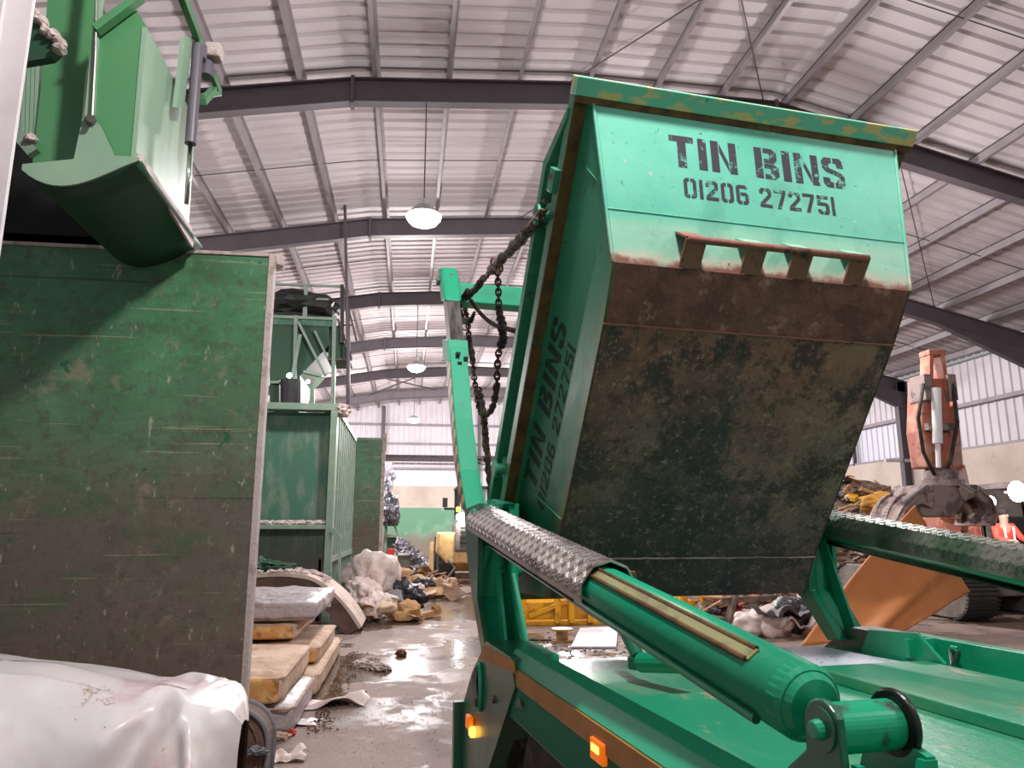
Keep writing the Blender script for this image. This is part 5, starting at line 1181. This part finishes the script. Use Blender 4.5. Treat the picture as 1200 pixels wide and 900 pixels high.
# undercarriage: two tracks seen from the front
zT = .95
for sx, nm in ((-1, 'l'), (1, 'r')):
    cx = xc+.55+sx*1.05
    prof = []
    for i in range(12): a = R(90+180*i/11); prof.append((2.6*0+(-1.7)+.42*math.cos(a), .45+.42*math.sin(a)))
    for i in range(12): a = R(-90+180*i/11); prof.append((1.7+.42*math.cos(a), .45+.42*math.sin(a)))
    MB().prism([V((cx-.28, YX+1.7+y, z)) for y, z in prof], (.56, 0, 0)).build('track', m_exgrey, ex, bevel=.02)
    mb = MB()
    m = len(prof)
    for i in range(36):
        a = 2*math.pi*i/36; k = i/36*m; j = int(k); f = k-j; p0 = prof[j]; p1 = prof[(j+1) % m]; y = p0[0]+(p1[0]-p0[0])*f; z = p0[1]+(p1[1]-p0[1])*f
        mb.bar((cx-.32, YX+1.7+y, max(.03, z)), (cx+.32, YX+1.7+y, max(.03, z)), .07, .05)
    mb.build('track_shoes', m_dark, ex)
MB().box((xc-.2, YX+.6, .35), (xc+1.3, YX+2.8, .85)).cyl((xc+.55, YX+1.7, .8), (xc+.55, YX+1.7, 1.0), .6, n=24).build('undercarriage', m_exgrey, ex, bevel=.03)
# upper structure
z0 = X(1150, 712).z; z1 = X(1150, 660).z
MB().box((cx_ := X(1136, 0).x+1.1, YX+.0, .98), (xc+1.9, YX+3.4, 1.25)).build('slew_deck', m_exgrey, ex, bevel=.03)
MB().box((X(1138, 0).x, YX-.02, 1.18), (xc+1.9, YX+.3, z1+.2)).build('front_skirt', m_exgrey, ex, bevel=.04)
MB().box((xc+.3, YX+1.5, 1.2), (xc+1.9, YX+3.4, 2.0)).build('engine_house', m_exo, ex, bevel=.05)
# cab
cx0, cx1 = X(1136, 0).x, X(1136, 0).x+1.05; cz0, cz1 = .80, 2.52
mb = MB()
for x in (cx0+.04, cx1-.04):
    for y in (YX+.1, YX+1.5): mb.box((x-.04, y-.04, cz0), (x+.04, y+.04, cz1))
mb.box((cx0, YX+.06, cz1-.06), (cx1, YX+1.55, cz1+.06)).box((cx0, YX+.06, cz0), (cx1, YX+.14, cz0+.3)).box((cx0, YX+.05, cz0), (cx1, YX+1.5, cz0+.05)).box((cx0, YX+1.46, cz0), (cx1, YX+1.54, cz1))
mb.build('cab_frame', m_exgrey, ex, bevel=.015)
MB().box((cx0+.08, YX+.08, cz0+.3), (cx1-.08, YX+.09, cz1-.06)).build('windscreen', m_glass, ex)
MB().box((cx0+.2, YX+1.0, cz0+.05), (cx1-.2, YX+1.35, cz0+1.1)).build('driver_seat', m_dark, ex, bevel=.05)
mb = MB()
for i in range(11):
    x = cx0+.1+i*(cx1-cx0-.2)/10; mb.box((x-.012, YX-.06, 1.28), (x+.012, YX-.03, z1+.22))
mb.box((cx0, YX-.07, 1.24), (cx1, YX-.02, 1.3)).box((cx0, YX-.07, z1+.2), (cx1, YX-.02, z1+.26)); mb.build('front_guard', m_exgrey, ex)
for px, py, rr in ((1145, 588, .09), (1161, 588, .11), (1192, 576, .2), (1216, 588, .12)):
    p = X(px, py, -.15)
    MB().box(p+V((-.02, 0, -.03)), p+V((.02, .3, .02))).build('lamp_bracket', m_exgrey, ex)
    MB().lathe(p, (0, -1, 0), [(rr*.5, -.1), (rr, 0), (rr*.92, .015)], 18).build('work_lamp', m_work, ex)
MB().box((X(1136, 0).x, YX-.02, X(1150, 594).z-.0), (xc+1.2, YX+.1, X(1150, 594).z+.04)).build('lamp_bar', m_exgrey, ex)
for px, py in ((1160, 588), (1184, 584)):
    ld = bpy.data.lights.new('work_light', 'SPOT'); ld.energy = 70; ld.spot_size = R(140); ld.shadow_soft_size = .12; ld.color = (.97, .98, 1)
    lo = bpy.data.objects.new('work_light', ld); col.objects.link(lo); lo.parent = ex; lo.location = X(px, py, -.2)-V((xc, YX, 0)); lo.rotation_euler = (R(75), 0, 0)
# boom rises behind the stick, stick hangs in front
bp = [X(1122, 655, .6), X(1124, 610, .3), X(1108, 545, -.6), X(1100, 470, -1.5)]
mb = MB()
for (a, b), (w0, h0) in zip(zip(bp, bp[1:]), ((.34, .5), (.32, .55), (.28, .5))): mb.bar(a, b, w0, h0, up=(0, 1, 0))
mb.build('boom', m_exo, ex, bevel=.02)
MB().box(X(1112, 660, .3)-V((.1, 0, .3)), X(1134, 640, 1.3)).build('boom_foot', m_exo, ex, bevel=.02)
ys = -2.0
st = [X(1096, 414, ys), X(1098, 450, ys), X(1098, 505, ys), X(1100, 548, ys)]
mb = MB(); mb.prism([st[1]+V((-.24, 0, .1)), st[1]+V((.24, 0, .1)), st[2]+V((.27, 0, 0)), st[3]+V((.2, 0, 0)), st[3]+V((-.2, 0, 0)), st[2]+V((-.27, 0, 0))], (0, .4, 0))
stick = mb.build('stick', m_exo, ex, bevel=.03)
mb = MB()
for sx in (-1, 1): mb.prism([st[1]+V((sx*.15-.035, -.05, -.15)), st[0]+V((sx*.10-.035, -.05, 0)), st[0]+V((sx*.10+.035, -.05, 0)), st[1]+V((sx*.15+.035, -.05, -.15))], (0, .25, 0))
mb.box(st[0]+V((-.15, -.06, -.04)), st[0]+V((.15, .2, .05))); mb.build('stick_clevis', m_exo, ex, bevel=.01)
MB().cyl(X(1097, 455, ys-.15), X(1099, 520, ys-.15), .075, n=16).cyl(X(1099, 520, ys-.15), X(1100, 548, ys-.15), .04, n=12).build('grab_ram', m_white, ex, smooth=False)
MB().box(X(1083, 505, ys)-V((0, .12, 0)), X(1113, 497, ys)+V((0, .4, 0))).build('stick_band', m_grab, ex, bevel=.01)
for a_ in (1080, 1108): MB().box(X(a_, 470, ys)-V((0, .12, 0)), X(a_+6, 440, ys)+V((0, .3, 0))).build('stick_bracket', m_grab, ex, bevel=.01)
MB().tube([X(1082, 450, ys-.1), X(1076, 490, ys-.2), X(1082, 530, ys-.1), X(1095, 556, ys)], .03, 8).tube([X(1116, 450, ys-.1), X(1122, 495, ys-.2), X(1114, 540, ys-.1), X(1104, 560, ys)], .03, 8).build('hydraulic_hose', m_rubber, ex, smooth=True)
# grab
gr = root('sorting_grab', 'dusty open clamshell grab hanging from the excavator stick', 'grab', X(1102, 600, ys))
MB().lathe(X(1102, 552, ys+.15), (0, 0, -1), [(.16, -.06), (.26, 0), (.26, .14), (.34, .16), (.34, .26), (.2, .3)], 24).build('rotator', m_grab, gr)
MB().prism([X(px, py, ys-.15) for px, py in [(1078, 568), (1124, 566), (1132, 590), (1118, 606), (1084, 606), (1068, 592)]], (0, .6, 0)).build('head_frame', m_grab, gr, bevel=.03)
def claw(px, py, sg):
    # curved tine from the head out and down, with shell plates
    for k in range(3):
        dy = -.35+k*.35
        P = [X(px, py, ys)+V((0, .15+dy, 0)), X(px+sg*16, py-4, ys)+V((0, .15+dy, 0)), X(px+sg*29, py+8, ys)+V((0, .15+dy, 0)), X(px+sg*35, py+24, ys)+V((0, .15+dy*.9, 0)), X(px+sg*30, py+30, ys)+V((0, .15+dy*.8, 0))]
        W = smoothp(P, 4); m = len(W)
        mb = MB()
        for i, (a, b) in enumerate(zip(W, W[1:])):
            w = .22*(1-i/m*.65); mb.bar(a, b+(b-a)*.15, .09, w, up=(0, 1, 0) if False else (0, 0, 1))
        mb.build('claw', m_grab, gr, bevel=.01)
    P = [X(px+sg*18, py-6, ys), X(px+sg*31, py+6, ys), X(px+sg*38, py+22, ys), X(px+sg*34, py+36, ys)]
    mb = MB(); vs = [p+V((0, -.28, 0)) for p in P]+[p+V((0, .6, 0)) for p in P]; mb.add(vs, [(i, i+1, i+5, i+4) for i in range(3)]); mb.build('shell_plate', m_grab, gr, solid=.03)
claw(1082, 588, -1); claw(1116, 580, 1)
MB().cyl(X(1086, 570, ys-.22), X(1058, 590, ys-.22), .05, n=12).build('claw_ram', m_rod, gr)
MB().cyl(X(1124, 566, ys-.22), X(1140, 576, ys-.22), .05, n=12).build('claw_ram', m_rod, gr)

# orange-brown board carried by the grab
Yb = 10.6
def B(px, py, dy=0): return aty(px, py, Yb+dy)
C = [B(938, 758, -.9), B(1072, 592, .1), B(1142, 694, .25), B(1046, 742, -.5)]   # left-bottom, top, right, bottom
def bd(u, v):
    # u: from left edge to right edge; v: from top to bottom
    a = C[1].lerp(C[0], v) ; b = C[2].lerp(C[3], v); p = a.lerp(b, u)
    p += V((0, -.10*math.exp(-((u-.62)/.10)**2) + .10*math.sin(v*3+u*2), 0))
    e = .03*N3((u*5, v*5, 1)) if (u in (0, 1) or v in (0, 1)) else 0
    return p+V((e, 0, e))
bo = MB().grid(bd, 30, 40).build('orange_board', m_orange, solid=.02, smooth=True)
tag(bo, 'large orange brown board held up under the open grab, creased down the middle', 'board')

# operator
def person(base, lab):
    r = root('person', lab, 'person', base)
    b = V(base)
    me = bpy.data.meshes.new('body'); 
    J = {'pel': (0, 0, 0), 'sp': (0, .02, .22), 'ch': (0, .0, .42), 'nk': (0, -.01, .56), 'hd': (0, -.03, .66), 'hd2': (0, -.03, .78),
         'sl': (-.19, 0, .50), 'el': (-.27, -.12, .26), 'wl': (-.20, -.36, .22), 'hl': (-.19, -.44, .22), 'sr': (.19, 0, .50), 'er': (.27, -.12, .26), 'wr': (.20, -.36, .22), 'hr': (.19, -.44, .22),
         'hl1': (-.10, -.02, -.02), 'kl': (-.13, -.45, .0), 'al': (-.13, -.5, -.40), 'fl': (-.13, -.62, -.43), 'hr1': (.10, -.02, -.02), 'kr': (.13, -.45, .0), 'ar': (.13, -.5, -.40), 'fr': (.13, -.62, -.43)}
    E_ = [('pel', 'sp'), ('sp', 'ch'), ('ch', 'nk'), ('nk', 'hd'), ('hd', 'hd2'), ('ch', 'sl'), ('sl', 'el'), ('el', 'wl'), ('wl', 'hl'), ('ch', 'sr'), ('sr', 'er'), ('er', 'wr'), ('wr', 'hr'), ('pel', 'hl1'), ('hl1', 'kl'), ('kl', 'al'), ('al', 'fl'), ('pel', 'hr1'), ('hr1', 'kr'), ('kr', 'ar'), ('ar', 'fr')]
    rad = {'pel': (.15, .11), 'sp': (.14, .1), 'ch': (.17, .11), 'nk': (.055, .055), 'hd': (.08, .095), 'hd2': (.07, .09), 'sl': (.065, .065), 'sr': (.065, .065), 'el': (.045, .045), 'er': (.045, .045), 'wl': (.03, .03), 'wr': (.03, .03), 'hl': (.04, .03), 'hr': (.04, .03), 'hl1': (.09, .09), 'hr1': (.09, .09), 'kl': (.065, .065), 'kr': (.065, .065), 'al': (.045, .045), 'ar': (.045, .045), 'fl': (.05, .04), 'fr': (.05, .04)}
    def skin(name, keys, m, grow, parent):
        ks = [k for k in J if k in keys]; idx = {k: i for i, k in enumerate(ks)}
        me = bpy.data.meshes.new(name); me.from_pydata([V(J[k]) for k in ks], [(idx[a], idx[c]) for a, c in E_ if a in idx and c in idx], []); me.update(); me.materials.append(m)
        o = bpy.data.objects.new(name, me); col.objects.link(o); o.parent = parent
        md = o.modifiers.new('k', 'SKIN'); md.use_smooth_shade = True
        for k, i in idx.items(): me.skin_vertices[0].data[i].radius = (rad[k][0]+grow, rad[k][1]+grow)
        me.skin_vertices[0].data[0].use_root = True
        o.modifiers.new('s', 'SUBSURF').levels = 1
        return o
    skin('body', set(J), m_skin, 0, r)
    skin('jacket', {'pel', 'sp', 'ch', 'sl', 'el', 'wl', 'sr', 'er', 'wr'}, m_hivis, .018, r)
    skin('trousers', {'pel', 'hl1', 'kl', 'al', 'hr1', 'kr', 'ar'}, m_navy, .016, r)
    for sx in (-1, 1): MB().bar(b+V((sx*.09, -.15, .10)), b+V((sx*.1, -.135, .50)), .045, .012, up=(0, 1, 0)).build('reflective_strip', m_hivisb, r)
    MB().blob(b+V((0, -.01, .79)), (.095, .115, .09), .1, 3, 2, 3, False).build('hair', m_hat, r, smooth=True)
    MB().blob(b+V((0, -.135, .71)), (.015, .025, .03), .05, 1, 1, 2, False).build('nose', m_skin, r)
    for s in (-1, 1):
        for f in range(4): MB().tube([b+V((s*.19+(f-1.5)*.017, -.44, .22)), b+V((s*.19+(f-1.5)*.018, -.50, .225)), b+V((s*.19+(f-1.5)*.017, -.515, .195))], [.009, .008, .007], 6).build('finger', m_skin, r)
        MB().tube([b+V((s*.16, -.41, .22)), b+V((s*.14, -.45, .23)), b+V((s*.15, -.48, .22))], [.01, .009, .008], 6).build('thumb', m_skin, r)
    return r
pz = X(1165, 650, .7); person((X(1180, 650, .75).x, YX+.75, cz0+.40), 'machine operator in an orange hi-vis jacket seated in the excavator cab')

# =================================================================== WORLD + RENDER SETTINGS
w = bpy.data.worlds.new('world'); sc.world = w; w.use_nodes = True
w.node_tree.nodes['Background'].inputs[0].default_value = (.93, .96, 1.0, 1); w.node_tree.nodes['Background'].inputs[1].default_value = WORLD
sc.view_settings.view_transform = 'Standard'; sc.view_settings.look = 'None'; sc.view_settings.exposure = EXPO; sc.view_settings.gamma = 1; sc.view_settings.use_curve_mapping = False
sc.cycles.max_bounces = 8; sc.cycles.diffuse_bounces = 5; sc.cycles.glossy_bounces = 4; sc.cycles.transparent_max_bounces = 8; sc.cycles.sample_clamp_indirect = 6; sc.cycles.caustics_reflective = False; sc.cycles.caustics_refractive = False
sc.cycles.use_denoising = True
